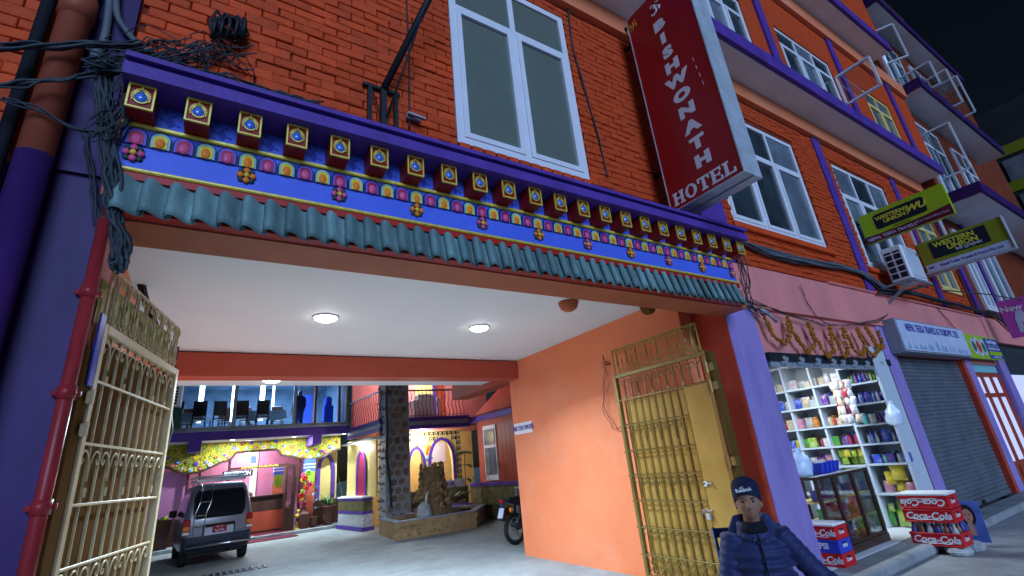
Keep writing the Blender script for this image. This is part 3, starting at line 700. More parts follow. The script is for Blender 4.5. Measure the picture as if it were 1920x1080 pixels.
ob('lettering', text('IME', .06, FX(X2-.006, 3.41-.12, 4.8+.09), bold=.002), 'print_blue', w2)
for z_ in (5.4, 4.9): ob('bracket', B().bar((X2+.06, 3.41, z_), (X2+.06, 3.5, z_), .03), 'black_iron', w2)

# ---------------------------------------------------------------- air conditioner on its shelf
ac = thing('air_conditioner', 'white outdoor air conditioner on a steel shelf below the yellow-green sign', 'air conditioner', (11.28, 3.08, 4.12))
ob('casing', B().bbox((10.9, 2.91, 4.14), (11.65, 3.25, 4.84), .02), 'sign_white', ac)
for r in range(5):
    for c in range(2):
        z0 = 4.20+r*.125; y0 = 2.955+c*.145
        ob('grille', B().bbox((10.892, y0, z0), (10.903, y0+.11, z0+(.10 if r < 4 else .04)), .004), 'panel_black', ac)
ob('front_panel', B().bbox((10.97, 2.897, 4.19), (11.60, 2.912, 4.79), .006), 'shelf_white', ac)
ob('badge', text('A', .10, FY(11.53, 2.894, 4.70), bold=.004), 'print_blue', ac)
ob('shelf', B().bar((10.85, 3.46, 4.10), (10.85, 2.88, 4.10), .06, .04).bar((11.7, 3.46, 4.10), (11.7, 2.88, 4.10), .06, .04).box((10.85, 2.88, 4.085), (11.7, 2.93, 4.13)).bar((10.85, 3.46, 3.75), (10.85, 2.95, 4.09), .04), 'grey_metal', ac)

# ---------------------------------------------------------------- shop boards
tb = thing('shop_signboard', 'weathered white lightbox board lettered Nepal Teeka Travels over the closed shutter', 'sign', (11.9, 3.3, 2.8))
ob('casing', B().box((10.2, 3.22, 2.79), (13.62, 3.42, 3.40)), 'grey_metal', tb)
ob('board', B().box((10.23, 3.205, 2.82), (13.59, 3.219, 3.37)), 'sign_pale', tb)
ob('lettering', text('NEPAL TEEKA TRAVELS & TOURS PVT. LTD.', .20, FY(11.9, 3.202, 3.24), sx=.70, bold=.002), 'print_blue', tb)
rr_ = random.Random(9)
mat('faded_blue', (.26, .36, .52), .6, var=.2)
for i in range(14):
    x = 10.4+i*.22+rr_.uniform(-.05, .05); h = rr_.uniform(.08, .22); w = rr_.uniform(.08, .2)
    ob('faded_print', B().prism([(0, 0), (w, 0), (w*.9, h*.5), (w*.55, h), (w*.3, h*.8), (.0, h*.45)], 0, .002, FY(x, 3.203, 2.85)), 'faded_blue', tb)
gs = thing('shop_signboard', 'green and navy food board over the lit glazed door', 'sign', (15.0, 3.35, 2.8))
ob('board', B().box((13.70, 3.28, 2.80), (16.15, 3.34, 3.34)), 'wu_green', gs)
ob('navy_field', B().box((15.15, 3.272, 2.82), (16.14, 3.279, 3.30)), 'print_blue', gs)
for i, (x, r_) in enumerate(((14.3, .15), (14.62, .18), (14.95, .15))):
    ob('plate_print', B().prism([(r_*math.cos(a*PI/8)*1.1, r_*1.25*math.sin(a*PI/8)) for a in range(16)], 0, .003, FY(x, 3.278, 3.07)), 'sign_pale', gs)
    ob('dish_print', B().prism([(r_*.7*math.cos(a*PI/8), r_*.85*math.sin(a*PI/8)) for a in range(16)], .003, .005, FY(x, 3.278, 3.07)), ['leaf', 'brick', 'leaf'][i], gs)
ob('lettering', text('Green Organic', .13, FY(15.65, 3.27, 3.22), bold=.002, sx=.9), 'sign_white', gs)
ob('rule', B().box((15.2, 3.268, 3.12), (16.1, 3.271, 3.135)).box((15.2, 3.268, 2.9), (16.1, 3.271, 2.99)), 'wu_green', gs)
ob('lettering', text('RESTAURANT & CAFE', .085, FY(15.65, 3.27, 3.05)), 'sign_white', gs)
ob('lettering', text('Thamel Kathmandu', .07, FY(15.65, 3.27, 2.86)), 'sign_white', gs)
mat('banner_pink', (.50, .08, .42), .45, var=.15, scale=3)
pb = thing('projecting_sign', 'pink and violet projecting banner board past the green food board', 'sign', (16.5, 2.7, 3.3))
ob('board', B().box((16.5, 2.1, 3.30), (16.58, 3.05, 4.23)), 'banner_pink', pb)
ob('lettering', text('New', .2, FX(16.497, 2.85, 4.0), bold=.004), 'sign_white', pb)
ob('figure_print', B().prism([(.18, .1), (.26, .1), (.30, .35), (.38, .12), (.46, .12), (.40, .5), (.36, .62), (.26, .62), (.2, .45)], 0, .003, FX(16.497, 3.05, 3.3)), 'sign_pale', pb)

# small notice on the passage wall
nt = thing('notice', 'small white PARK YOUR OWN RISK notice on the bare orange wall', 'notice', (5.29, 8.05, 2.2))
ob('plate', B().box((5.290, 7.70, 2.13), (5.298, 8.33, 2.34)), 'sign_white', nt)
ob('lettering', text('PARK YOUR OWN RISK', .13, FX(5.288, 8.015, 2.235), sx=.52, bold=.001), 'print_blue', nt)
# ---------------------------------------------------------------- pipes on the left pier
def wob(pts, n, amp, rnd, sag=0):
    out = []
    for (p, q) in zip(pts, pts[1:]):
        p = Vector(p); q = Vector(q)
        for i in range(n):
            t = i/n; v = p.lerp(q, t); v.z -= sag*4*t*(1-t); out.append(v+Vector([rnd.uniform(-amp, amp) for _ in range(3)]))
    out.append(Vector(pts[-1])); return out
def smooth(pts, it=2):
    pts = [Vector(p) for p in pts]
    for _ in range(it):
        q = [pts[0]]
        for a, b_ in zip(pts, pts[1:]): q += [a.lerp(b_, .25), a.lerp(b_, .75)]
        pts = q+[pts[-1]]
    return pts
t = thing('drain_pipe', 'thick round drain pipe, orange above and purple below, on the purple pier', 'pipe', (-.98, 3.33, 0))
mat('pipe_orange', (.34, .075, .04), .5, var=.25, scale=3, dirt=.6, dcol=(.16, .045, .035), dscale=3)
ob('upper_pipe', B().tube([(-.98, 3.33, 3.56), (-.98, 3.33, 9)], .082, 20), 'pipe_orange', t, True)
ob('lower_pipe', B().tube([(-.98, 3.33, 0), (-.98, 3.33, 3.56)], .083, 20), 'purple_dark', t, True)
ob('collar', B().tube([(-.98, 3.33, 4.62), (-.98, 3.33, 4.80)], .094, 20), 'pipe_orange', t, True)
t = thing('downpipe', 'red jointed downpipe at the corner of the purple pier beside the cream gate', 'pipe', (-.61, 3.40, 0))
ob('pipe', B().tube([(-.625, 3.40, 0), (-.625, 3.40, 3.25)], .034, 14), 'pipe_red', t, True)
for z in (.9, 1.62, 2.18, 2.75): ob('collar', B().tube([(-.625, 3.40, z), (-.625, 3.40, z+.07)], .042, 14).bbox((-.69, 3.41, z+.02), (-.57, 3.45, z+.05), .004), 'pipe_red', t, True)
b = B().tube(smooth([(-1.28, 3.36, 2.0), (-1.28, 3.36, 3.2), (-1.27, 3.34, 3.6), (-1.34, 3.34, 3.8), (-1.6, 3.36, 3.85)]), .035, 12)
solo('bent_pipe', b, 'cable_grey', 'bent grey pipe left of the thick drain pipe', 'pipe', smooth=True)
solo('gap_shade', B().tube([(-1.13, 3.36, 0), (-1.13, 3.36, 9)], .036, 10), 'cloth_black', 'black vertical strip for the shaded gap left of the thick drain pipe', 'shade strip', smooth=True)  # black tube stands in for the shadowed gap beside the pipe
t = thing('conduit', 'grey taped cable conduit running down between the drain pipe and the cornice', 'conduit', (-.8, 3.36, 3.0))
ob('pipe', B().tube(smooth([aty(*p, 3.38) for p in ((208, -60), (205, 20), (196, 75), (182, 112), (186, 180))]), .024, 10), 'cable_grey', t, True)
ob('pipe', B().tube(smooth([aty(*p, 3.36) for p in ((222, -60), (216, 20), (228, 48), (262, 88), (300, 108))]), .020, 10), 'cable_grey', t, True)
ob('coupling', B().tube([aty(182, 84, 3.37), aty(181, 130, 3.37)], .036, 10), 'cable_grey', t, True)
# ---------------------------------------------------------------- cables
rw = random.Random(21)
def bundle(name, label, paths, n, r, spread, m='cable', amp=.012, group=None, sag=.0, y=None):
    b = B()
    for k in range(n):
        P_ = [Vector(p)+Vector([rw.uniform(-spread, spread) for _ in range(3)]) for p in paths]
        b.tube(smooth(wob(P_, 3, amp, rw, sag), 1), r*rw.uniform(.7, 1.3), 5)
    return solo(name, b, m, label, 'cables', group, True)
A = lambda *ps, y=3.3: [aty(px, py, y) for px, py in ps]
bundle('cable_bundle', 'thick black cable bundle hanging from the cornice end down to the cream gate', A((192, 120), (194, 200), (200, 258), (208, 330), (215, 400), (228, 455), (222, 500), y=3.06), 26, .010, .036, amp=.016)
bundle('cable_bundle', 'black cables running down inside the passage behind the cream gate', A((225, 430), (245, 470), (262, 520), (280, 580), (300, 640), (310, 720), y=5.4), 7, .012, .03)
bundle('cable_bundle', 'dark cables crossing the thick drain pipe from the street', A((-60, 92), (60, 82), (160, 80), (265, 80), y=3.18), 5, .009, .018, sag=.02)
bundle('cable_bundle', 'dark cables crossing the drain pipe just above its purple part', A((-60, 160), (40, 158), (120, 150), (230, 130), (330, 120), y=3.16), 4, .009, .012)
bundle('cable_bundle', 'tangled cables lying along the top of the purple cornice', A((180, 120), (260, 128), (330, 140), (420, 150), (520, 185), (600, 205), y=3.0), 26, .007, .06, amp=.03)
bundle('cable_bundle', 'loose wires looping over the brick between the conduit and the black coil', A((200, 110), (300, 95), (360, 110), (410, 95), (450, 110), y=3.38), 20, .0045, .12, amp=.06)
bundle('cable_bundle', 'thin wires fraying out from the knot above the cornice end', A((195, 255), (225, 215), (250, 150), (300, 110), (380, 95), y=3.02), 16, .005, .07, amp=.03)
bundle('cable_bundle', 'thin cable running from the drain pipe to the cable knot', A((0, 185), (70, 205), (140, 240), (200, 255), y=3.2), 3, .005, .012)
bundle('cable_bundle', 'loose wires hanging on the purple pier below the knot', A((160, 255), (170, 300), (175, 360), (185, 420), y=3.40), 4, .005, .02)
bundle('cable_bundle', 'heavy grey cable bundle along the brick from cornice to air conditioner', A((1385, 450), (1430, 470), (1500, 488), (1560, 498), (1615, 510), (1660, 545), y=3.38), 12, .016, .05, 'cable_grey')
bundle('cable_bundle', 'sagging dark cables past the air conditioner toward the pink banner', A((1650, 545), (1720, 552), (1800, 572), (1870, 592), (1900, 620), y=3.30), 6, .02, .05)
bundle('cable_bundle', 'wire tangle hanging at the cornice end over the lilac pillar', A((1385, 470), (1395, 530), (1405, 570), (1425, 590), y=3.37), 8, .006, .05, amp=.03)
bundle('cable_bundle', 'thin wires drooping above the marigold garland', A((1405, 560), (1470, 585), (1540, 607), (1600, 612), (1650, 600), (1665, 590), y=3.36), 3, .005, .03)
bundle('cable_bundle', 'thin wire slanting across the pink band', A((1500, 535), (1515, 570), (1535, 595), (1555, 607), y=3.37), 2, .005, .02)
bundle('cable_bundle', 'thin wires slanting down to the weathered white board', A((1745, 562), (1770, 590), (1790, 615), y=3.36), 2, .007, .02)
bundle('cable_bundle', 'thin vertical cable down the brick beside the black lamp bracket', A((762, -20), (765, 60), (768, 140), (768, 240), y=3.42), 2, .008, .004, amp=.003)
bundle('cable_bundle', 'thin cables down the brick right of the white window', A((1062, -10), (1075, 90), (1100, 180), (1122, 260), (1140, 330), y=3.42), 2, .007, .012, amp=.006)
bundle('cable_bundle', 'dark cable crossing above the pink banner', A((1770, 545), (1850, 552), (1930, 565), y=2.6), 1, .012, 0)
bundle('cable_bundle', 'cable dropping past the cream gate toward the parked van', [(-.36, 7.2, 3.4), (-.36, 7.2, 2.9), (-.30, 7.2, 2.4), (-.34, 7.2, 2.1), (-.5, 7.2, 1.95)], 1, .014, 0)
b = B()
for k in range(9):
    c = aty(430, 52, 3.36); rr = rw.uniform(.06, .12)
    b.tube([(c.x+rr*1.15*math.cos(a*PI/8), c.y+rw.uniform(-.05, .05), c.z+rr*math.sin(a*PI/8)) for a in range(17)], .013, 5)
for k in range(5):
    c = aty(400+14*k, 52, 3.33); b.tube([(c.x, c.y, c.z-.11), (c.x+.01, c.y-.05, c.z), (c.x, c.y, c.z+.10)], .016, 5)
solo('cable_coil', b, 'black_iron', 'black coil of cable hung on the brick above the cornice', 'cable coil', smooth=True)
# black bracket with a slanting pole
t = thing('pole_bracket', 'black steel bracket with slanting pole bolted to the brick', 'bracket', (1.08, 3.4, 4.5))
ob('frame', B().bar((.90, 3.41, 4.95), (1.24, 3.41, 4.95), .03).bar((.90, 3.41, 4.53), (1.26, 3.41, 4.53), .03).bar((.96, 3.40, 4.53), (.96, 3.40, 4.95), .035).bar((1.20, 3.40, 4.53), (1.20, 3.40, 4.95), .035).bar((1.08, 3.385, 4.5), (1.08, 3.385, 4.95), .05), 'black_iron', t)
ob('pole', B().tube([(1.08, 3.36, 4.93), (1.46, 2.95, 6.0), (1.55, 2.85, 6.3)], .032, 8), 'black_iron', t, True)
ob('stay', B().tube([(1.09, 3.38, 4.56), (1.36, 3.05, 5.7)], .010, 6).tube([(1.07, 3.38, 4.56), (.97, 3.39, 4.93)], .008, 6).tube([(1.09, 3.38, 4.56), (1.19, 3.39, 4.93)], .008, 6), 'black_iron', t, True)
b = B().bbox((1.30, 3.38, 4.70), (1.44, 3.42, 4.76), .01); b.bar((1.30, 3.36, 4.73), (1.46, 3.33, 4.69), .03, .02)
solo('wall_socket', b, 'grey_metal', 'small broken fitting on the brick beside the bracket', 'fitting')
b = B().bbox((6.08, 3.34, 4.30), (6.22, 3.43, 4.52), .03); solo('junction_box', b, 'black_iron', 'small black box on the brick at the right end of the cornice', 'junction box')
b = B().tube([aty(1440, 588, 3.3), aty(1456, 603, 3.3)], .022, 10).tube([aty(1425, 580, 3.33), aty(1440, 588, 3.3)], .03, 8)
solo('lamp_holder', b, 'grey_metal', 'grey tube fitting sticking out over the lilac pillar', 'fitting', smooth=True)

bundle('cable_bundle', 'thin dangling wires on the bare orange wall beside the golden gate', [(5.27, 5.45, 3.0), (5.26, 5.5, 2.7), (5.27, 5.62, 2.3), (5.26, 5.5, 1.95), (5.27, 5.3, 1.9)], 3, .003, .05, amp=.03)
solo('wall_hook', B().bar((5.295, 5.4, 2.95), (5.20, 5.4, 2.95), .012).bar((5.20, 5.4, 2.95), (5.18, 5.4, 3.06), .012).tube([(5.295, 5.36, 2.92), (5.23, 5.45, 2.93)], .008, 5), 'black_iron', 'small dark hook on the bare orange wall above the golden gate', 'hook')
# ---------------------------------------------------------------- see-through glass
def pane_mat(name, tint=(.9, .95, .95), lo=.06, hi=.75, rough=.04):
    m = bpy.data.materials.new(name); m.use_nodes = True; MATS[name] = m; n = m.node_tree.nodes; l = m.node_tree.links
    n.remove(n['Principled BSDF']); out = n['Material Output']
    tr = n.new('ShaderNodeBsdfTransparent'); tr.inputs[0].default_value = (*tint, 1); gl = n.new('ShaderNodeBsdfGlossy'); gl.inputs['Roughness'].default_value = rough
    fr_ = n.new('ShaderNodeFresnel'); fr_.inputs[0].default_value = 1.45
    nz = n.new('ShaderNodeTexNoise'); nz.inputs['Scale'].default_value = 3; mr = n.new('ShaderNodeMapRange')
    mr.inputs[1].default_value = 0; mr.inputs[2].default_value = 1; mr.inputs[3].default_value = lo; mr.inputs[4].default_value = hi
    l.new(fr_.outputs[0], mr.inputs[0]); mx = n.new('ShaderNodeMixShader'); l.new(mr.outputs[0], mx.inputs[0]); l.new(tr.outputs[0], mx.inputs[1]); l.new(gl.outputs[0], mx.inputs[2])
    l.new(mx.outputs[0], out.inputs[0]); return m
pane_mat('clear_pane')
pane_mat('tinted_pane', (.55, .68, .80), .05)
# ---------------------------------------------------------------- open shop: room, lamp, shelving
ob('shop_room', B().box((6.215, 6.4, .12), (9.83, 6.5, 2.95)).box((9.80, 3.96, .12), (9.955, 6.4, 2.95)).box((6.16, 3.96, .12), (6.215, 6.4, 2.95)).box((6.2, 3.47, .0), (9.95, 6.45, .118)).box((6.2, 3.96, 2.95), (9.95, 6.45, 3.0)), 'white_paint', hotel)
sh = thing('shutter_box', 'black box of the raised shutter over the open shop', 'shutter', (8.1, 3.5, 2.63))
ob('box', B().box((6.22, 3.40, 2.57), (9.94, 3.62, 2.68)), 'black_iron', sh)
ob('valance', B().box((6.25, 3.43, 2.50), (9.86, 3.47, 2.57)), 'grey_metal', sh)
rg = random.Random(31)
for i in range(8):
    x = 6.6+i*.4+rg.uniform(-.1, .1); ob('foil_scrap', B().add([(x, 3.42, 2.52), (x+.12, 3.40, 2.53), (x+.14, 3.38, 2.61), (x+.05, 3.39, 2.64), (x-.02, 3.41, 2.58)], [(0, 1, 2), (0, 2, 3), (0, 3, 4)]), 'aluminium', sh)
ob('guide_rail', B().box((9.79, 3.42, .12), (9.838, 3.50, 2.50)), 'black_iron', sh); ob('guide_rail', B().box((6.225, 3.50, .12), (6.26, 3.56, 2.57)), 'black_iron', sh)
lm = thing('tube_lamp', 'white tube lamp inside the open shop', 'lamp', (7.9, 4.3, 2.9))
ob('batten', B().bbox((7.2, 4.27, 2.90), (8.6, 4.33, 2.95), .006), 'white_paint', lm); ob('tube', B().tube([(7.22, 4.3, 2.88), (8.58, 4.3, 2.88)], .018, 10), 'tube_glow', lm, True)
light('bulb', 'AREA', (7.9, 4.3, 2.84), 34, lm, (.74, .90, 1.), 1.4, (0, 0, 0), .06)
SXF = 9.25
un = thing('shelving_unit', 'tall white shelving unit along the wall inside the open shop', 'shelving', (9.5, 4.4, .12))
ob('back', B().box((9.74, 3.40, .14), (9.79, 5.6, 2.9)), 'shelf_white', un)
for y in (3.41, 3.975, 4.45, 4.95, 5.45): ob('upright', B().box((SXF, y-.018, .125), (9.74, y+.018, 2.88)), 'shelf_white', un)
LV = [.62, 1.05, 1.37, 1.70, 2.05, 2.40, 2.84]; RV = [.62, 1.06, 1.37, 1.67, 2.0, 2.33, 2.62]
for z in LV: ob('shelf', B().box((SXF-.02, 3.995, z-.028), (9.739, 5.43, z)), 'shelf_white', un)
for z in RV: ob('shelf', B().box((SXF-.02, 3.43, z-.028), (9.739, 3.955, z)), 'shelf_white', un)
goods_cols = {'blue': (.04, .10, .60), 'deep blue': (.02, .04, .30), 'white': (.75, .76, .78), 'red': (.60, .03, .03), 'orange': (.75, .22, .03), 'yellow': (.75, .55, .04), 'green': (.06, .35, .06),
              'lime': (.38, .58, .03), 'purple': (.22, .05, .42), 'pink': (.65, .25, .35), 'teal': (.08, .38, .40), 'cream': (.70, .60, .42), 'brown': (.22, .09, .04), 'silver': (.5, .54, .58)}
for k, v in goods_cols.items(): mat('goods_'+k, tuple(c*.8 for c in v), .3, var=.4, scale=18, spec=.5, dirt=.75, dcol=[(.6, .6, .62), (.5, .08, .05), (.55, .45, .1), (.12, .2, .45)][len(k) % 4], dscale=13)
def pillow(w, h, d, rnd):
    n = 6; b = B(); top = []; bot = []
    for i in range(n+1):
        for j in range(n+1):
            u, v = i/n, j/n; bulge = d/2*(max(0, math.sin(PI*u)*math.sin(PI*v)))**.55; e = rnd.uniform(-.04, .04)*d
            x = (u-.5)*w*(1-.06*math.sin(PI*v)); z = v*h
            top.append((x, -bulge-e*(0 < i < n and 0 < j < n), z)); bot.append((x, bulge, z))
    N = (n+1)**2; f = []
    for i in range(n):
        for j in range(n): a = i*(n+1)+j; f.append((a, a+n+1, a+n+2, a+1)); f.append((N+a, N+a+1, N+a+n+2, N+a+n+1))
    return b.add(top+bot, f)
GM = {}
def goods(kind, col):
    k = (kind, col)
    if k in GM: return GM[k]
    rnd = random.Random(len(kind)*7+len(col))
    if kind == 'packet': b = pillow(.16, .2, .07, rnd)
    elif kind == 'bottle': b = B().lathe([(.03, 0), (.036, .01), (.036, .13), (.034, .14), (.036, .15), (.03, .18), (.014, .215), (.014, .235), (.017, .236), (.017, .255), (.001, .256)], 12)
    elif kind == 'jar': b = B().lathe([(.045, 0), (.05, .01), (.05, .12), (.042, .14), (.045, .141), (.045, .165), (.001, .166)], 12)
    else: b = B().bbox((-.06, -.05, 0), (.06, .05, .15), .004)
    me = b.mesh(kind, kind in ('packet', 'bottle', 'jar')); mset(me, 'goods_'+col)
    if kind in ('bottle', 'jar', 'carton'):      # printed label / cap
        pass
    GM[k] = me; return me
NAMES = {'packet': 'snack_packet', 'bottle': 'bottle', 'jar': 'jar', 'carton': 'carton'}
def put(kind, col, x, y, z, s=1., face=-PI/2, where='on the white shop shelves', tilt=0., sv=None):
    o = ob(NAMES[kind], goods(kind, col), None, None, loc=(x, y, z), rot=(tilt, 0, face)); o.scale = sv or (s, s, s)
    w = {'packet': 'snack packet', 'bottle': 'bottle', 'jar': 'jar', 'carton': 'carton'}[kind]
    return tag(o, f'{col} {w} {where}', kind, f'{w}s {where}')
ORD = {.13: 'floor', .34: 'floor', .62: 'lowest', 1.05: 'second', 1.06: 'second', 1.18: 'second', 1.37: 'third', 1.67: 'fourth', 1.70: 'fourth', 2.0: 'fifth', 2.05: 'fifth', 2.33: 'top', 2.40: 'top'}
def fill(y0, y1, z, seq, hmax, x=SXF+.12, deep=True):
    y = y1-.05
    i = 0
    where = f"on the {ORD[z]} shelf, {'street end' if y1 < 3.97 else 'inner part'} of the white unit" if z > .5 else 'piled under the lowest shelf of the white unit'
    if deep and z > .5: fill(y0, y1, z, seq[::-1], hmax*1.12, x+.16, False)
    while y > y0+.05:
        kind, col = seq[i % len(seq)]; i += 1
        s = {'packet': hmax/.22, 'bottle': hmax/.29, 'jar': hmax/.2, 'carton': hmax/.19}[kind]*rg.uniform(.55, .85); s = min(s, 1.2)
        w = {'packet': .17, 'bottle': .078, 'jar': .105, 'carton': .125}[kind]*s
        put(kind, col, x+rg.uniform(-.03, .05), y-w/2, z+.002, s, -PI/2+rg.uniform(-.25, .25), where if deep else 'at the back '+where, tilt=rg.uniform(-.12, .05) if kind == 'packet' else 0); y -= w+.006
P_, Bo, J, K = 'packet', 'bottle', 'jar', 'carton'
fill(3.995, 5.43, 2.40, [(K, 'cream'), (K, 'silver'), (K, 'cream'), (J, 'white'), (K, 'white'), (P_, 'silver')], .26)
fill(3.995, 5.43, 2.05, [(P_, 'silver'), (P_, 'blue'), (P_, 'white'), (P_, 'blue'), (P_, 'cream'), (K, 'silver'), (P_, 'purple')], .28)
fill(3.995, 5.43, 1.70, [(P_, 'cream'), (Bo, 'orange'), (Bo, 'red'), (K, 'cream'), (K, 'pink'), (P_, 'silver'), (J, 'orange'), (Bo, 'white')], .27)
fill(3.995, 5.43, 1.37, [(P_, 'red'), (P_, 'blue'), (P_, 'yellow'), (P_, 'green'), (K, 'lime'), (P_, 'red'), (K, 'white'), (K, 'green'), (P_, 'purple'), (Bo, 'red')], .25)
fill(3.995, 4.45, 1.06, [(P_, 'lime')], .20); fill(3.995, 4.45, 1.18, [(P_, 'lime'), (P_, 'yellow')], .17, SXF+.06)
fill(4.47, 5.43, 1.06, [(P_, 'purple'), (P_, 'pink'), (K, 'silver'), (P_, 'green'), (P_, 'white')], .24)
fill(3.43, 3.955, 2.33, [(Bo, 'lime'), (Bo, 'green'), (Bo, 'purple'), (Bo, 'blue'), (Bo, 'purple'), (Bo, 'blue')], .25)
fill(3.43, 3.955, 2.0, [(Bo, 'blue'), (Bo, 'silver'), (Bo, 'blue'), (J, 'deep blue')], .29)
fill(3.43, 3.955, 1.67, [(J, 'teal'), (P_, 'silver'), (Bo, 'purple'), (J, 'deep blue')], .27)
fill(3.43, 3.955, 1.37, [(Bo, 'silver'), (Bo, 'blue'), (Bo, 'silver'), (P_, 'blue')], .27)
fill(3.43, 3.955, 1.06, [(K, 'blue'), (J, 'teal'), (K, 'deep blue'), (J, 'silver')], .22)
fill(3.43, 3.955, .62, [(P_, 'pink'), (P_, 'yellow'), (P_, 'pink')], .26); put(P_, 'yellow', SXF+.08, 3.62, .80, 1.3, where='on top of the bags on the lowest shelf'); put(P_, 'yellow', SXF+.1, 3.74, .74, 1.0, -PI/2+.5, 'leaning on the bags on the lowest shelf')
fill(3.43, 4.9, .13, [(P_, 'green'), (P_, 'green'), (P_, 'lime')], .36); fill(3.43, 4.4, .34, [(P_, 'green'), (P_, 'lime')], .24)
# strips of packets hung in the doorway
for s, (y, x, cols) in enumerate(((3.80, 8.85, ['white', 'cream', 'white']), (3.88, 8.9, ['cream', 'red', 'cream']))):
    t = thing('packet_strip', ['hanging strip of white crisp packets in the shop doorway', 'hanging strip of cream and red packets in the shop doorway'][s], 'packet strip', (x, y, 2.36))
    ob('cord', B().tube([(x, y, 2.50), (x, y, 1.70)], .003, 4), 'white_paint', t)
    for r_ in range(5):
        for c_ in range(3):
            o = ob('packet', goods('packet', cols[(r_+c_) % 3] if r_ % 2 == 0 else ('red' if c_ == 1 else cols[c_])), None, t, loc=(x+rg.uniform(-.05, .02), y-.09+c_*.085, 2.30-r_*.135-.05), rot=(0, rg.uniform(-.3, .3), -PI/2+rg.uniform(-.6, .6))); o.scale = (.62, .8, .70)
def crumpled(w, h, d, rnd):
    b = B(); n, m_ = 14, 9; V = []
    for i in range(m_+1):
        t_ = i/m_; r_ = (.75+.25*math.sin(PI*min(1, t_*1.4)))*(1 if t_ < .6 else max(.10, 1-(t_-.6)*2.2))+(.22 if t_ > .93 else 0)
        for j in range(n): a = 2*PI*j/n; k_ = r_*(1+rnd.uniform(-.16, .16)); V.append((w/2*k_*math.cos(a), d/2*k_*math.sin(a), h*t_+rnd.uniform(-.01, .01)))
    return b.add(V, [(i*n+j, i*n+(j+1) % n, (i+1)*n+(j+1) % n, (i+1)*n+j) for i in range(m_) for j in range(n)]+[tuple(range(n))[::-1]])
pb_ = crumpled(.30, .36, .2, rg)
mat('thin_plastic', (.62, .74, .92), .3, var=.15, scale=9, spec=.6)
o = solo('plastic_bag', pb_, 'thin_plastic', 'pale blue plastic bag hung at the right edge of the open shop', 'bag', smooth=True, loc=(9.15, 3.36, 1.62), rot=(0, .1, -PI/2)); o.scale = (.75, .7, 1)
# glass counter
ct = thing('glass_counter', 'low brown-framed glass display counter at the front of the open shop', 'counter', (7.5, 3.8, .12))
CX, CE, CZ = 6.86, 8.30, 1.04
for x in (CX, CX+.45, CX+.98, CE):
    for y in (3.62, 4.05): ob('post', B().bbox((x-.022, y-.022, .22), (x+.022, y+.022, CZ), .004), 'wood_dark', ct)
ob('base', B().bbox((CX-.03, 3.59, .121), (CE+.03, 4.08, .22), .006), 'wood_dark', ct)
for y in (3.62, 4.05): ob('rail', B().bbox((CX-.025, y-.025, CZ), (CE+.025, y+.025, CZ+.035), .005), 'wood_dark', ct); ob('rail', B().bbox((CX-.02, y-.02, .222), (CE+.02, y+.02, .25), .005), 'wood_dark', ct)
for x in (CX, CE): ob('rail', B().bbox((x-.02, 3.646, CZ+.001), (x+.02, 4.024, CZ+.033), .005), 'wood_dark', ct)
ob('trim', B().bbox((CX-.03, 3.585, CZ+.037), (CE+.03, 3.66, CZ+.047), .003), 'aluminium', ct)
for x0, x1 in ((CX, CX+.45), (CX+.45, CX+.98), (CX+.98, CE)): ob('pane', B().box((x0+.023, 3.617, .252), (x1-.023, 3.622, CZ-.002)), 'clear_pane', ct)
ob('pane', B().box((CE-.002, 3.645, .252), (CE+.003, 4.025, CZ-.002)), 'clear_pane', ct)
ob('top_pane', B().box((CX+.02, 3.66, CZ+.034), (CE-.02, 4.02, CZ+.040)), 'clear_pane', ct)
for z in (.50, .77): ob('shelf', B().box((CX+.01, 3.63, z-.018), (CE-.01, 4.04, z)), 'cream_yellow', ct)
def cfill(z, seq, h):
    x = CX+.08; i = 0
    while x < CE-.06:
        kind, col = seq[i % len(seq)]; i += 1
        s = {'packet': h/.22, 'bottle': h/.29, 'jar': h/.2, 'carton': h/.19}[kind]*rg.uniform(.8, .97); w = {'packet': .17, 'bottle': .078, 'jar': .105, 'carton': .125}[kind]*s
        put(kind, col, x+w/2, 3.76+rg.uniform(-.03, .03), z+.002, s, rg.uniform(-.3, .3), 'inside the glass counter'); x += w+.01
cfill(.252, [(P_, 'yellow'), (P_, 'lime'), (P_, 'yellow'), (P_, 'white'), (P_, 'silver'), (P_, 'blue')], .20)
cfill(.502, [(P_, 'green'), (P_, 'green'), (P_, 'silver'), (K, 'cream'), (P_, 'purple'), (J, 'silver')], .20)
cfill(.772, [(K, 'deep blue'), (P_, 'red'), (K, 'deep blue'), (J, 'silver'), (K, 'blue'), (P_, 'deep blue'), (Bo, 'white')], .20)
bk = thing('basket', 'blue plastic basket on the glass counter', 'basket', (7.5, 3.82, CZ+.05))
z0 = CZ+.048
ob('tray', B().add([(7.28, 3.72, z0), (7.72, 3.72, z0), (7.72, 3.94, z0), (7.28, 3.94, z0), (7.25, 3.69, z0+.14), (7.75, 3.69, z0+.14), (7.75, 3.97, z0+.14), (7.25, 3.97, z0+.14)], [(0, 1, 2, 3), (0, 1, 5, 4), (1, 2, 6, 5), (2, 3, 7, 6), (3, 0, 4, 7)]), 'plastic_blue', bk)
for i in range(5): ob('rib', B().bar((7.28+i*.11, 3.712, z0), (7.26+i*.1195, 3.682, z0+.14), .02, .015), 'plastic_blue', bk)
for i in range(4): put('packet', ['cream', 'white', 'cream', 'silver'][i], 7.36+i*.09, 3.8+.03*(i % 2), z0+.03, .7, rg.uniform(-1, 1), 'in the blue basket')
o = solo('plastic_bag', crumpled(.36, .36, .26, rg), 'thin_plastic', 'crumpled white plastic bag on the glass counter beside the blue basket', 'bag', smooth=True, loc=(7.02, 3.83, z0))

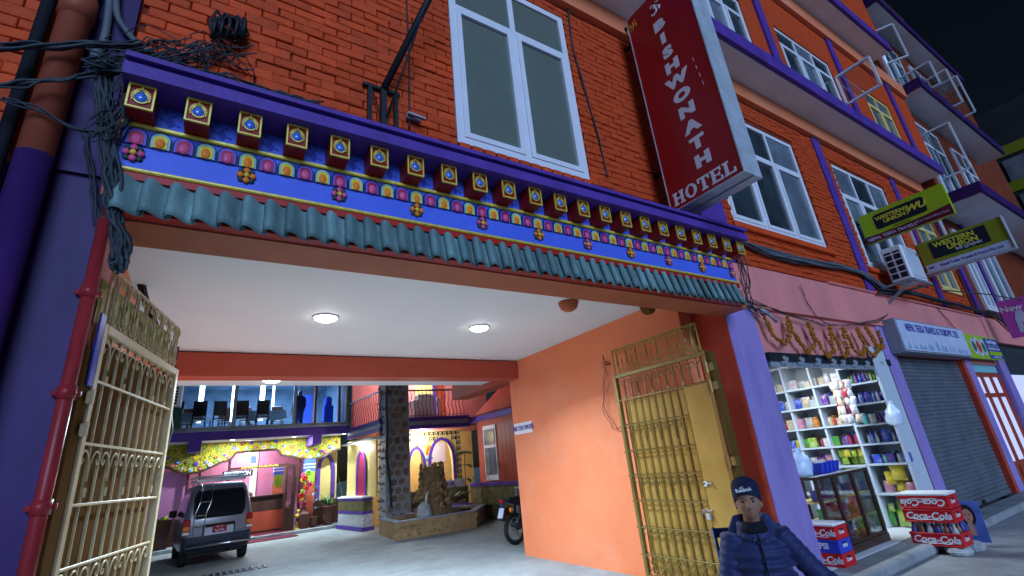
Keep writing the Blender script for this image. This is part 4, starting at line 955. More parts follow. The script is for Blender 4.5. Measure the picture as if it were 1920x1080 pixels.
# ---------------------------------------------------------------- drink crates
def crate(t, L, D, H, m, word, shear, bold, inv=False, size=.105, extra=None):
    """local: long face looks to -y, origin at the bottom centre of the crate"""
    b = B(); w = .016
    b.box((-L/2, -D/2, 0), (L/2, D/2, .012)).box((-L/2, -D/2, .012), (L/2, -D/2+w, H)).box((-L/2, D/2-w, .012), (L/2, D/2, H)).box((-L/2, -D/2+w, .012), (-L/2+w, D/2-w, H)).box((L/2-w, -D/2+w, .012), (L/2, D/2-w, H))
    tr = ob('tray', b, m, t, world=False)
    ob('rim', B().bbox((-L/2-.008, -D/2-.008, H-.022), (L/2+.008, -D/2+.004, H), .003).bbox((-L/2-.008, D/2-.004, H-.022), (L/2+.008, D/2+.008, H), .003).bbox((L/2-.004, -D/2+.004, H-.022), (L/2+.008, D/2-.004, H), .003)
       .bbox((-L/2-.008, -D/2+.004, H-.022), (-L/2+.004, D/2-.004, H), .003).bbox((-L/2-.006, -D/2-.006, 0), (L/2+.006, -D/2+.004, .016), .003), m, tr, world=False)
    me = text(word, size, FY(0, -D/2-.002, H*.5), bold=bold, shear=shear, depth=.0015)
    if inv: me.transform(Matrix.Translation((0, 0, H*.5)) @ Matrix.Rotation(PI, 4, 'Y') @ Matrix.Translation((0, 0, -H*.5)))
    ob('lettering', me, 'sign_white', tr, world=False)
    if word[:1] == 'C':
        q = [(-.16, -.035), (-.08, -.048), (.02, -.040), (.10, -.046), (.15, -.038)]
        ob('swash', B().tube([(x*size/.105, -D/2-.003, H*.5+z*(-1 if inv else 1)) for x, z in q], .005, 4), 'sign_white', tr, world=False)
    me = text(word[:5], size*.55, Matrix.Translation((L/2+.002, 0, H*.5)) @ Matrix.Rotation(PI/2, 4, 'Z') @ FY(0, 0, 0), bold=bold*.6, shear=shear, depth=.001)
    ob('lettering', me, 'sign_white', tr, world=False)
    ob('grip', B().box((L/2+.0005, -.05, H*.62), (L/2+.002, .05, H*.78)), 'black_iron', tr, world=False)
RZ = -PI/2
cz = .10; CXx, CYy = 8.40, 3.03
lab = ['red drink crate holding glass bottles, lowest in the stack outside the shop', 'upright red drink crate resting on the bottles', 'upside-down red drink crate on top of the stack under a white lid']
for i, (z, inv) in enumerate(((.10, False), (.38, False), (.545, True))):
    t = thing('drink_crate', lab[i], 'crate', (CXx, CYy, z), RZ, 'crates outside the shop')
    crate(t, .54, .34, .155, 'plastic_red', 'Coca-Cola', .28, .0035, inv, .115)
solo('crate_lid', B().bbox((CXx-.18, CYy-.28, .702), (CXx+.18, CYy+.28, .735), .008), 'white_paint', 'white flat lid on the red crate stack', 'lid')
for i in range(6):
    for j in range(3):
        o = ob('soda_bottle', goods('bottle', ['silver', 'brown', 'deep blue'][(i+j) % 3]), None, None, loc=(CXx-.12+j*.12, CYy-.22+i*.088, .113)); o.scale = (1.05, 1.05, 1.03)
        tag(o, 'glass soda bottle standing in the lowest red crate', 'bottle', 'soda bottles in the lowest crate')
b = B(); b.ball((8.36, 2.84, .05), (.16, .13, .075), 10, 6); b.ball((8.62, 2.78, .05), (.12, .1, .07), 9, 6)
solo('kerb_stone', B().ball((8.34, 2.86, .045), (.17, .14, .07), 10, 6), 'stone_grey', 'grey rock propping the red crate stack', 'stone'); solo('kerb_stone', B().ball((8.66, 2.80, .05), (.14, .12, .075), 9, 6), 'stone_grey', 'grey rock beside the portrait board', 'stone')
for i, (z, m, wd, sh_, sz) in enumerate(((.12, 'plastic_red', 'Coca-Cola', .28, .10), (.265, 'plastic_blue', 'PEPSI', 0, .09), (.41, 'plastic_red', 'Coca-Cola', .28, .10))):
    t = thing('drink_crate', ['red drink crate on the pavement under a blue one by the lilac pillar', 'blue drink crate between two red ones by the lilac pillar', 'red drink crate on a blue one by the lilac pillar'][i], 'crate', (6.66, 3.60, z), RZ, 'crates by the lilac pillar')
    crate(t, .44, .30, .142, m, wd, sh_, .003, False, sz)
solo('crate_lid', B().bbox((6.50, 3.38, .555), (6.82, 3.80, .58), .005), 'white_paint', 'white sheet lying on the crate by the lilac pillar', 'lid')
# board with a portrait print, leaning on the stones
t = thing('portrait_board', 'blue advertising board with a portrait leaning beside the red crates', 'poster', (8.95, 2.84, .06))
F = FX(8.9, 2.98, .06)
mat('print_skin', (.42, .22, .18), .5, var=.05); mat('print_hair', (.015, .012, .02), .5); mat('print_sky', (.07, .13, .45), .45, var=.3, scale=6); mat('print_lips', (.35, .06, .08), .5)
ob('board', B().prism([(0, 0), (.30, 0), (.31, .50), (.01, .50)], -.02, 0, F), 'print_sky', t)
E_ = lambda cx, cy, rx, ry, n=16: [(cx+rx*math.cos(2*PI*i/n), cy+ry*math.sin(2*PI*i/n)) for i in range(n)]
for nm, poly, m, d0 in (('hair_print', E_(.155, .33, .085, .13), 'print_hair', 0), ('shoulder_print', [(.05, .0), (.27, .0), (.23, .16), (.18, .2), (.13, .2), (.08, .16)], 'print_sky', .001), ('neck_print', [(.12, .08), (.19, .08), (.18, .26), (.13, .26)], 'print_skin', .002),
                    ('face_print', E_(.155, .32, .055, .085), 'print_skin', .003), ('eye_print', E_(.133, .335, .013, .007, 8), 'print_hair', .004), ('eye_print', E_(.177, .335, .013, .007, 8), 'print_hair', .004), ('mouth_print', E_(.155, .275, .018, .007, 8), 'print_lips', .004)):
    ob(nm, B().prism(poly, d0, d0+.001, F), m, t)

# ---------------------------------------------------------------- marigold garland
t = thing('garland', 'zigzag marigold garland hung on the pink wall over the open shop', 'garland', (8.1, 3.37, 2.6))
pts = [(1425, 575), (1447, 628), (1470, 648), (1480, 630), (1475, 592), (1490, 632), (1515, 663), (1528, 645), (1513, 604), (1535, 645), (1553, 672), (1562, 655), (1553, 612), (1573, 650), (1583, 672), (1588, 655), (1579, 614), (1600, 655), (1618, 667), (1620, 650), (1605, 615), (1628, 660), (1640, 668), (1645, 655), (1622, 613), (1650, 655), (1655, 650), (1645, 620)]
W_ = [aty(px, py, 3.355) for px, py in pts]
gb = B(); gb.ball((0, 0, 0), (.034, .026, .030), 6, 4); gm = gb.mesh('flower_head'); mset(gm, 'marigold')
for a, c in zip(W_, W_[1:]):
    nb = max(2, int((c-a).length/.048))
    ob('thread', B().tube([a, c], .003, 3), 'cable', t)
    for i in range(nb):
        p = a.lerp(c, (i+.5)/nb); o = ob('flower_head', gm, None, t, loc=p+Vector((rg.uniform(-.012, .012), rg.uniform(-.02, .0), rg.uniform(-.01, .01))), rot=(rg.uniform(-1, 1), rg.uniform(-1, 1), 0))
        s = rg.uniform(.8, 1.25); o.scale = (s, s, s)

# ---------------------------------------------------------------- closed roller shutter and lit door
t = thing('roller_shutter', 'closed grey roller shutter with horizontal slats under the weathered white board', 'shutter', (12.0, 3.5, .12))
N = 36; pz = (2.78-.22)/N
sl = B(); L0, L1 = 10.40, 13.77
prof = [(0, 0), (-.016, .2), (-.022, .5), (-.016, .8), (0, .97), (.006, 1.0)]
V = [(x, 3.56+y, z*pz) for x in (L0, L1) for y, z in prof]; n = len(prof); sl.add(V, [(i, n+i, n+i+1, i+1) for i in range(n-1)])
slm = sl.mesh('slat', True); mset(slm, 'shutter')
for i in range(N): ob('slat', slm, None, t, loc=(0, rg.uniform(-.002, .002), .22+i*pz))
ob('bottom_rail', B().bbox((L0, 3.53, .125), (L1, 3.58, .22), .006), 'shutter', t); ob('backing', B().box((L0, 3.575, .22), (L1, 3.6, 2.79)), 'black_iron', t)
ob('lock', B().bbox((12.0, 3.50, .14), (12.12, 3.53, .20), .006), 'black_iron', t)
dd = thing('glazed_door', 'red framed glazed door with lit panes past the closed shutter', 'door', (15.2, 3.5, .15))
xs = [14.29, 14.93, 15.57, 16.18]
for i, x in enumerate(xs): ob('stile', B().box((x-.05, 3.50, .13), (x+.05, 3.58, 2.52)), 'wood_red', dd)
for z in (.13, .55, 1.98, 2.44): ob('rail', B().box((14.34, 3.505, z), (16.13, 3.575, z+.09)), 'wood_red', dd)
for i in range(3):
    a, c = xs[i]+.05, xs[i+1]-.05
    ob('pane', B().box((a, 3.54, .64), (c, 3.545, 1.98)), 'door_glow', dd); ob('pane', B().box((a, 3.54, 2.07), (c, 3.545, 2.44)), 'door_glow', dd)
    ob('panel', B().box((a, 3.53, .22), (c, 3.55, .55)), 'wood_red', dd)
ob('fanlight', B().box((14.29, 3.50, 2.54), (16.18, 3.56, 2.72)), 'teal_light', dd)

# ---------------------------------------------------------------- next building along the street
nb = thing('neighbour_building', 'dark red building with stepped white balcony slabs past the end of the hotel', 'building', (20, 4, 0))
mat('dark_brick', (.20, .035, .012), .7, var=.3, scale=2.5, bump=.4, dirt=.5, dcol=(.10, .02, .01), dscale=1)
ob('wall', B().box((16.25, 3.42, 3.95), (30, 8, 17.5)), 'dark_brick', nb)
ob('band', B().box((16.23, 3.38, 3.30), (30, 3.95, 3.948)), 'pink_paint', nb); ob('ground_wall', B().box((16.8, 3.5, 0), (30, 8, 3.30)), 'bldg_dark', nb); ob('pillar', B().box((16.22, 3.41, .15), (16.75, 3.95, 3.295)), 'lilac', nb)
ob('shop_front', B().box((17.1, 3.48, .5), (18.4, 3.498, 2.5)), 'door_glow', nb)
for z, x0, yo in ((6.95, 16.3, 2.30), (10.5, 16.3, 2.45), (13.9, 16.3, 2.5)):
    ob('floor_slab', B().box((x0, yo+.07, z), (26 if z < 10 else 24, 3.41, z+.2)), 'white_paint', nb)
    ob('slab_edge', B().box((x0-.05, yo, z+.02), (26 if z < 10 else 24, yo+.065, z+.32)).box((x0-.06, yo+.066, z+.02), (x0-.002, 3.4, z+.32)), 'purple_dark', nb)
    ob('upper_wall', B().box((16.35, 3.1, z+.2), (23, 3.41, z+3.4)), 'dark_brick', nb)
window(nb, 16.7, 18.6, 7.3, 9.9, 3.04, 9.2, 2, ['pale_glass', 'dark_glass']); window(nb, 19.8, 21.6, 7.3, 9.9, 3.04, 9.2, 2, ['dark_glass'])
window(nb, 16.7, 18.6, 10.85, 13.3, 3.04, 12.7, 2, ['pale_glass', 'dark_glass']); window(nb, 19.6, 21.4, 10.85, 13.3, 3.04, 12.7, 2, ['dark_glass'])
window(nb, 17.2, 18.1, 4.2, 6.6, 3.36, 0, 2, ['pale_glass']); window(nb, 18.9, 20.6, 4.2, 6.6, 3.36, 0, 2, ['pale_glass'])
for x0, x1 in ((16.3, 16.55), (18.3, 18.55)): ob('pilaster', B().box((x0, 3.36, 3.96), (x1, 3.418, 6.94)), 'purple', nb)
open_sash(nb, 17.5, 3.08, 2.50, 8.15, 9.7, 'glass_clear'); open_sash(nb, 17.5, 3.06, 2.28, 10.95, 11.8, 'glass_clear'); open_sash(nb, 19.0, 3.06, 2.22, 10.8, 12.1, 'glass_clear')
open_sash(nb, 20.5, 3.06, 2.24, 11.0, 12.5, 'glass_clear'); open_sash(nb, 17.0, 3.06, 2.6, 12.2, 13.5, 'glass_clear', .5)
fb = thing('far_building', 'dim grey building with a yellow strip at the far end of the street', 'building', (36, 4, 0))
ob('wall', B().box((31, 1.6, 0), (45, 12, 15.5)), 'bldg_dark', fb)
for z in (13.0, 11.2, 9.2): ob('strip', B().box((30.95, 1.7, z), (30.995, 4.5, z+.5)), 'wu_olive', fb); ob('window', B().box((30.96, 2.2, z-1.3), (30.995, 3.4, z-.2)), 'pale_glass', fb)
# ---------------------------------------------------------------- reception building across the courtyard
rk = random.Random(77)
rec = thing('reception_building', 'two-storey hotel wing with glazed restaurant over a carved colourful reception front', 'building', (1.5, 21, 0))
YB = 19.0; YF = 20.3
ob('platform', B().bbox((-3.5, 19.55, 0), (5.25, 26, .12), .02), 'plinth', rec)
ob('slab', B().box((-3.5, 19.06, 3.25), (4.7, 26, 3.5)), 'white_paint', rec)
ob('slab_edge', B().box((-3.5, YB, 3.22), (4.72, 19.058, 3.50)), 'purple', rec)
ob('sill', B().bbox((-3.5, YB-.04, 3.50), (4.72, 19.1, 3.60), .01), 'grey_metal', rec)
for x0, x1 in ((-.30, .06), (3.45, 3.75)): ob('drop_beam', B().box((x0, YB+.002, 2.90), (x1, 20.28, 3.219)), 'purple', rec)
# restaurant glazing
for i, (x0, x1) in enumerate(((-1.2, .90), (.90, 2.78), (2.78, 4.62))):
    w = ob('window', B().box((x0, YB, 3.6), (x0+.05, YB+.06, 5.4)).box((x1-.05, YB, 3.6), (x1, YB+.06, 5.4)).box((x0+.05, YB, 3.6), (x1-.05, YB+.06, 3.65)).box((x0+.05, YB, 5.0), (x1-.05, YB+.06, 5.06)), 'aluminium', rec)
    ob('pane', B().box((x0+.05, YB+.028, 3.65), (x1-.05, YB+.032, 5.0)), 'tinted_pane', w)
ob('upper_wall', B().box((-3.5, YB+.01, 3.6), (-1.21, YB+.2, 6.4)).box((-3.5, YB, 5.4), (4.64, YB+.1, 6.6)), 'pink_paint', rec)
mat('room_blue', (.14, .20, .28), .6, var=.4, scale=1.5)
ob('room_wall', B().box((-3.5, 23.4, 3.5), (4.7, 23.5, 6)).box((4.60, 19.1, 3.5), (4.66, 23.4, 6)).box((-3.5, 19.2, 5.6), (4.6, 23.4, 5.7)), 'room_blue', rec)
for x in (-.2, .9, 1.9, 2.35):
    t = thing('wall_light', 'tall white light strip on the restaurant back wall', 'lamp', (x, 22, 3.9), group='light strips in the restaurant')
    w = .16 if x in (-.2, 1.9) else .07
    ob('strip', B().box((x, 22.0, 4.15), (x+w, 22.05, 5.55)), 'tube_glow', t); ob('mount', B().box((x, 22.051, 4.1), (x+w, 22.08, 5.6)), 'grey_metal', t)
lm = thing('ceiling_light', 'cool ceiling light in the restaurant over the reception', 'lamp', (2, 21, 5.55)); ob('panel', B().box((1.2, 20.6, 5.56), (2.8, 21.4, 5.599)), 'tube_glow', lm); light('bulb', 'AREA', (2, 21, 5.54), 260, lm, (.75, .88, 1.), 1.4, (0, 0, 0), .7)
def dchair(x, y, rz, lb):
    t = thing('dining_chair', lb, 'chair', (x, y, 3.5), rz, 'dining chairs in the restaurant')
    ob('seat', B().bbox((-.2, -.2, .43), (.2, .2, .47), .01), 'wood_dark', t, world=False); ob('backrest', B().bbox((-.19, .17, .55), (.19, .2, 1.05), .01), 'wood_dark', t, world=False)
    for sx in (-.18, .18):
        ob('leg', B().box((sx-.018, -.19, 0), (sx+.018, -.155, .43)), 'wood_dark', t, world=False); ob('leg', B().box((sx-.018, .165, 0), (sx+.018, .2, 1.05)), 'wood_dark', t, world=False)
mat('cloth_pale', (.30, .33, .36), .8)
for i, x in enumerate((-.4, 1.45, 2.2)):
    t = thing('dining_table', ['cloth-covered restaurant table behind the left glass pane', 'cloth-covered restaurant table behind the middle glass pane', 'cloth-covered restaurant table near the standing person'][i], 'table', (x, 20.2, 3.5))
    ob('top', B().box((x-.4, 19.85, 4.2), (x+.4, 20.55, 4.24)), 'cloth_pale', t); ob('cloth', B().add([(x-.41, 19.84, 4.24), (x+.41, 19.84, 4.24), (x+.45, 19.80, 3.95), (x, 19.81, 3.85), (x-.45, 19.80, 3.98)], [(0, 1, 2, 3, 4)]), 'cloth_pale', t)
    ob('leg', B().tube([(x, 20.2, 3.5), (x, 20.2, 4.2)], .04, 8), 'wood_dark', t)
for i, (x, y, rz) in enumerate(((-.75, 19.6, PI), (-.1, 19.55, PI), (.45, 19.6, PI+.2), (1.15, 19.6, PI), (1.8, 19.55, PI), (-.5, 21, 0), (1.4, 21, .1), (2.45, 20.9, 0), (.7, 20.9, .1))): dchair(x, y, rz, 'dark high-backed dining chair behind the restaurant glass')
solo('drinks_poster', B().box((3.32, 21.2, 3.6), (3.75, 21.25, 5.0)), 'sky_blue', 'blue lit drinks fridge front behind the restaurant glass', 'fridge')
solo('water_dispenser', B().bbox((4.0, 20.0, 3.5), (4.35, 20.3, 4.4), .02).lathe([(.12, 0), (.15, .05), (.15, .3), (.05, .36)], 14, (4.17, 20.15, 4.4)), 'plastic_blue', 'water dispenser with blue bottle behind the restaurant glass', 'dispenser')
t = thing('door_frame', 'brown door frame inside the restaurant beside the standing person', 'door', (3.7, 20, 3.5)); ob('post', B().box((3.62, 19.9, 3.5), (3.70, 20, 5.5)), 'wood_red', t); ob('post', B().box((4.42, 19.5, 3.5), (4.50, 19.6, 5.5)), 'wood_red', t)
a2 = thing('air_conditioner', 'outdoor air conditioner with dark slats on the wall beside the restaurant glass', 'air conditioner', (-.95, 18.8, 4.1))
ob('casing', B().bbox((-1.35, 18.55, 4.28), (-.62, 18.95, 5.05), .02), 'white_paint', a2)
for i in range(7): ob('slat', B().box((-1.30, 18.535, 4.34+i*.095), (-.74, 18.549, 4.40+i*.095)), 'panel_black', a2)
solo('metal_box', B().bbox((-1.3, 18.6, 3.62), (-.55, 18.95, 4.22), .02), 'dark_green', 'dark green box under the slatted air conditioner', 'box')
# reception front: carved frieze with scalloped dark border
fr_pts = [(-1.6, 2.45), (-1.1, 2.62), (-.75, 2.50), (-.5, 2.36), (-.2, 2.28), (.1, 2.30), (.4, 2.42), (.75, 2.58), (.98, 2.62), (1.13, 2.86), (2.45, 2.88), (2.62, 2.66), (3.0, 2.58), (3.3, 2.48), (3.6, 2.42), (3.95, 2.46), (4.25, 2.60), (4.55, 2.72), (4.72, 2.75)]
mat('frieze_ground', (.22, .24, .04), .5, var=.5, scale=9)
ob('frieze', B().prism(fr_pts+[(4.72, 3.24), (-1.6, 3.24)], 0, .06, FY(0, YF+.06, 0)), 'frieze_ground', rec)
b = B()
for p, q in zip(fr_pts, fr_pts[1:]): b.bar((p[0], YF-.03, p[1]), (q[0], YF-.03, q[1]), .12, .07)
ob('frieze_border', b, 'wood_dark', rec)
cols = ['pink', 'jewel', 'sign_white', 'magenta_dark', 'teal_light', 'violet']
for i in range(46):                       # carved rosettes along the lower edge and in the field
    x = -1.5+i*.135; zl = next(p[1]+(q[1]-p[1])*(x-p[0])/(q[0]-p[0]) for p, q in zip(fr_pts, fr_pts[1:]) if p[0] <= x <= q[0])
    z = zl+.11+(.10+rk.uniform(0, .14) if i % 2 else 0); z = min(z, 3.17)
    b = B(); r_ = rk.uniform(.045, .068)
    b.cur = 0
    for k in range(6): b.ball((r_*.75*math.cos(k*PI/3), -.015, r_*.75*math.sin(k*PI/3)), (r_*.45, .03, r_*.45), 6, 4)
    b.cur = 1; b.ball((0, -.03, 0), (r_*.4, .03, r_*.4), 6, 4)
    me = b.mesh('rosette', True); mset(me, [cols[i % 6], ['yellow', 'sign_white', 'magenta_dark'][i % 3]]); ob('rosette', me, None, rec, loc=(x, YF-.01, z))
b = B()
for i in range(700):
    x = rk.uniform(-1.55, 4.68); zl = next(p[1]+(q[1]-p[1])*(x-p[0])/(q[0]-p[0]) for p, q in zip(fr_pts, fr_pts[1:]) if p[0] <= x <= q[0]); z = rk.uniform(zl+.05, 3.2); a0 = rk.uniform(0, 360); r_ = rk.uniform(.025, .055)
    b.cur = 0 if rk.random() < .78 else 1
    b.tube([(x+r_*math.cos(R(a0+k*45)), YF-.02, z+r_*math.sin(R(a0+k*45))) for k in range(6)], .012, 4)
me = b.mesh('vine_carving'); mset(me, ['yellow', 'leaf_lime']); tag(ob('vine_carving', me, None, rec), kind='stuff')
# panels, columns and arch under the frieze
ob('wall', B().box((-3.5, 22.0, .12), (4.8, 22.1, 3.25)), 'pink_panel', rec)
ob('panel', B().box((-3.2, 20.5, .8), (-.2, 20.56, 2.4)), 'pink_panel', rec)
ob('hall_wall', B().box((1.78, 21.9, .12), (2.0, 21.99, 3.2)), 'white_paint', rec)
for x in (-.20, .12, .98, 3.30): ob('post', B().box((x-.04, YF, .12), (x+.04, YF+.08, 2.9 if x > .9 and x < 3 else 2.5)), 'wood_dark', rec)
ob('lintel_beam', B().box((1.0, YF+.0, 2.28), (2.9, YF+.05, 2.36)), 'wood_dark', rec)
b = B()
for i in range(22): b.box((1.35+i*.055, YF-.015, 2.30+.012*(i % 2)), (1.39+i*.055, YF-.001, 2.34+.012*(i % 3)))
tag(ob('lintel_lettering', b, 'gold', rec), kind='stuff')
ob('fanlight_picture', B().box((1.62, YF+.05, 2.45), (1.82, YF+.07, 2.72)), 'room_blue', rec)
for x0, x1, y, top in ((3.42, 3.78, 20.15, 2.45), (2.55, 2.86, 21.4, 2.3)):
    cl = ob('column', B().box((x0, y, .12), (x1, y+.25, 1.72)), 'beam_orange', rec)
    ob('capital', B().box((x0-.01, y-.012, 2.0), (x1+.01, y+.26, top)), 'sky_blue', cl); ob('band', B().box((x0-.02, y-.02, 2.14), (x1+.02, y+.262, 2.17)).box((x0-.02, y-.02, 2.25), (x1+.02, y+.262, 2.28)), 'sign_white', cl)
    ob('gold_fringe', B().prism([(0, .0), (.06, -.16), (.12, -.02), (.18, -.2), (.24, -.02), (.30, -.16), (x1-x0, 0), (x1-x0, .3), (0, .3)], 0, .02, FY(x0, y-.002, 1.71)), 'leaf_lime', cl)
# counter and glossy door leaf
ob('counter', B().bbox((-3.2, 20.32, .12), (-.22, 20.75, .85), .01).bbox((1.1, 20.6, .12), (2.9, 21.1, 1.30), .01), 'wood_dark', rec); ob('counter_top', B().bbox((1.05, 20.52, 1.30), (2.95, 21.2, 1.35), .01), 'wood_dark', rec); ob('counter_panel', B().box((1.15, 20.592, .2), (2.85, 20.599, .82)), 'wood_red', rec)
dl = ob('door_leaf', B().box((2.74, 19.75, .125), (2.80, 20.2, 2.30)).box((3.02, 19.75, .125), (3.08, 20.2, 2.30)).box((2.80, 19.75, .125), (3.02, 20.2, .95)).box((2.80, 19.75, 2.2), (3.02, 20.2, 2.30)), 'wood_dark', rec); ob('pane', B().box((2.80, 19.9, .95), (3.02, 19.906, 2.2)), 'clear_pane', dl); ob('pull', B().tube([(2.80, 19.73, .95), (2.84, 19.70, .90), (2.9, 19.73, .90)], .012, 6), 'chrome', dl)
# arched niche wall at the right end
ob('niche_wall', B().box((3.82, 20.9, .9), (4.75, 20.95, 2.7)), 'cream_yellow', rec); ob('low_wall', B().box((3.8, 20.4, .12), (4.75, 20.9, .95)), 'wood_dark', rec)
def arch(b, F, w, h, t, n=12, d=.06, point=1.):
    pts = [(-w/2, 0), (-w/2, h*.55)]+[(-w/2*math.cos(PI*i/n), h*.55+(h*.45)*math.sin(PI*i/n)**point) for i in range(1, n)]+[(w/2, h*.55), (w/2, 0)]
    q = [(-w/2-t, 0), (-w/2-t, h*.55)]+[(-(w/2+t)*math.cos(PI*i/n), h*.55+(h*.45+t)*math.sin(PI*i/n)**point) for i in range(1, n)]+[(w/2+t, h*.55), (w/2+t, 0)]
    N = len(pts); V = [F @ Vector((*p, dd_)) for dd_ in (0, d) for p in pts+q]
    f = []
    for i in range(N-1): f += [(i, i+1, N+i+1, N+i), (2*N+i, 3*N+i, 3*N+i+1, 2*N+i+1), (i, 2*N+i, 2*N+i+1, i+1), (N+i, N+i+1, 3*N+i+1, 3*N+i)]
    b.add(V, f); return b
ob('arch', arch(B(), FY(4.32, 20.86, .95), .42, 1.55, .14, point=.8), 'purple', rec)
# downlights under the slab
for i, px in enumerate(((432, 830), (538, 826), (628, 820))):
    p = atz(*px, 3.245); p.y = 19.45
    t = thing('downlight', ['small round downlight above the van in the reception ceiling', 'small round downlight above the glossy door leaf in the reception ceiling', 'small round downlight at the travel desk end of the reception ceiling'][i], 'downlight', (p.x, p.y, 3.25))
    ob('rim', B().lathe([(.09, 0), (.09, -.015), (.07, -.02)], 14, (p.x, p.y, 3.25), cap=False), 'white_paint', t); ob('lens', B().lathe([(.07, -.016), (.001, -.022)], 14, (p.x, p.y, 3.25), cap=False), 'lamp_glow', t)
    light('bulb', 'AREA', (p.x, p.y, 3.215), 60, t, (.7, .87, 1.), .14)
lm = thing('lobby_lamp', 'warm lamp behind the frieze in the reception hall', 'lamp', (1.6, 21.2, 3.1)); ob('shade', B().lathe([(.05, .1), (.16, 0), (.15, -.01)], 14, (1.6, 21.2, 3.0), cap=False), 'lamp_glow', lm); light('bulb', 'POINT', (1.6, 21.2, 2.85), 60, lm, (1., .86, .72), .12)
sg = thing('reception_sign', 'black RECEPTION sign with white letters behind the van roof', 'sign', (1.25, 20.4, 2.1)); ob('plate', B().box((.78, 20.22, 2.04), (1.72, 20.25, 2.26)), 'panel_black', sg); ob('lettering', text('RECEPTION', .20, FY(1.25, 20.216, 2.15), bold=.003, sx=.78), 'sign_white', sg)
# entrance mats, brass lamp, vase, pots
for i, (y0, y1, z) in enumerate(((18.7, 19.5, .007), (19.6, 20.5, .121))): solo('door_mat', B().bbox((1.6, y0, z), (3.1, y1, z+.02), .005), 'maroon', ['dark red mat on the driveway before the reception step', 'dark red mat on the reception step'][i], 'mat')
b = B().lathe([(.13, 0), (.14, .03), (.06, .06), (.04, .16), (.08, .2), (.04, .26), (.035, .36), (.12, .42), (.15, .46), (.06, .50), (.03, .56), (.09, .60), (.02, .64), (.001, .68)], 14, (3.22, 19.85, .12))
solo('brass_lamp', b, 'gold', 'tiered brass oil lamp stand beside the glossy door leaf', 'oil lamp', smooth=True)
def leafy(b, c, n, L, up, rnd, w=.06, droop=.4):
    for i in range(n):
        a = rnd.uniform(0, 2*PI); l = L*rnd.uniform(.6, 1.1); e = up*rnd.uniform(.6, 1.2); d_ = Vector((math.cos(a), math.sin(a), 0)); s_ = Vector((-d_.y, d_.x, 0))*w*rnd.uniform(.7, 1.2)
        p = [Vector(c)+d_*l*t_+Vector((0, 0, l*(e*t_-droop*t_*t_*1.2))) for t_ in (0, .35, .7, 1)]
        b.add([p[0], p[1]+s_*.8, p[1]-s_*.8, p[2]+s_, p[2]-s_, p[3]], [(0, 1, 2), (1, 3, 4, 2), (3, 5, 4)])
    return b
def potted(name, label, c, pr, ph, pm_, n, L, up, w=.05, m='leaf', stem=0., square=False, droop=.4, group=None):
    t = thing(name, label, 'plant', c, group=group)
    if square: ob('pot', B().add([(c[0]-pr*.7, c[1]-pr*.7, c[2]), (c[0]+pr*.7, c[1]-pr*.7, c[2]), (c[0]+pr*.7, c[1]+pr*.7, c[2]), (c[0]-pr*.7, c[1]+pr*.7, c[2]), (c[0]-pr, c[1]-pr, c[2]+ph), (c[0]+pr, c[1]-pr, c[2]+ph), (c[0]+pr, c[1]+pr, c[2]+ph), (c[0]-pr, c[1]+pr, c[2]+ph)], [(0, 3, 2, 1), (0, 1, 5, 4), (1, 2, 6, 5), (2, 3, 7, 6), (3, 0, 4, 7), (4, 5, 6, 7)]), pm_, t)
    else: ob('pot', B().lathe([(pr*.65, 0), (pr*.9, ph*.4), (pr, ph*.9), (pr*1.08, ph*.92), (pr*1.08, ph), (pr*.9, ph), (pr*.85, ph*.9)], 16, c), pm_, t, True)
    if stem: ob('stem', B().tube([(c[0], c[1], c[2]+ph*.8), (c[0]+.03, c[1], c[2]+ph+stem)], .015, 6), 'wood_dark', t)
    bb = B()
    if stem:
        for k in range(4): leafy(bb, (c[0]+.03*k/4, c[1], c[2]+ph+stem*(k+1)/4), max(3, n//4), L, up, rk, w, droop)
    else: leafy(bb, (c[0], c[1], c[2]+ph*.9), n, L, up, rk, w, droop)
    ob('foliage', bb, m, t); return t
vs = thing('flower_vase', 'dark hexagonal urn of artificial red, yellow and magenta flowers by the reception', 'vase', (3.42, 19.85, .12))
ob('urn', B().lathe([(.16, 0), (.24, .25), (.25, .48), (.13, .58), (.08, .64), (.10, .70)], 6, (3.42, 19.85, .12)), 'terracotta', vs)
for i in range(13):
    z = .95+i*.085+rk.uniform(-.03, .03); x = 3.42+rk.uniform(-.17, .17)*(1.2-i*.06); y = 19.80+rk.uniform(-.12, .08)
    ob('stem', B().tube([(3.42, 19.85, .8), (x, y, z)], .006, 4), 'leaf', vs)
    b = B(); r_ = rk.uniform(.06, .10)
    for k in range(7): b.ball((x+r_*.6*math.cos(k*.9), y-.02, z+r_*.6*math.sin(k*.9)), r_*.5, 6, 4)
    ob('bloom', b, ['magenta_dark', 'pink', 'yellow', 'plastic_red', 'pink', 'leaf_lime', 'plastic_red'][i % 7], vs, True)
potted('potted_plant', 'airy small-leaved plant in a small round pot before the orange column', (3.75, 19.85, .12), .15, .35, 'terracotta', 28, .25, 1.2, .02, 'teal_light', stem=.9, droop=.6)
potted('potted_plant', 'spreading plant in a tall maroon pot by the arched niche', (4.25, 19.9, .12), .25, .65, 'terracotta', 34, .45, 1.5, .03, 'leaf', droop=.5)
potted('potted_plant', 'upright sword-leaved plant in a dark square planter by the travel desk', (4.85, 19.7, .12), .22, .42, 'terracotta', 9, .55, 2.5, .035, 'leaf', square=True, droop=.1)
potted('potted_plant', 'bright green leafy plant in the planter behind the van', (-.75, 19.9, .0), .3, .95, 'wood_dark', 40, .35, 1.1, .05, 'leaf_lime', square=True)

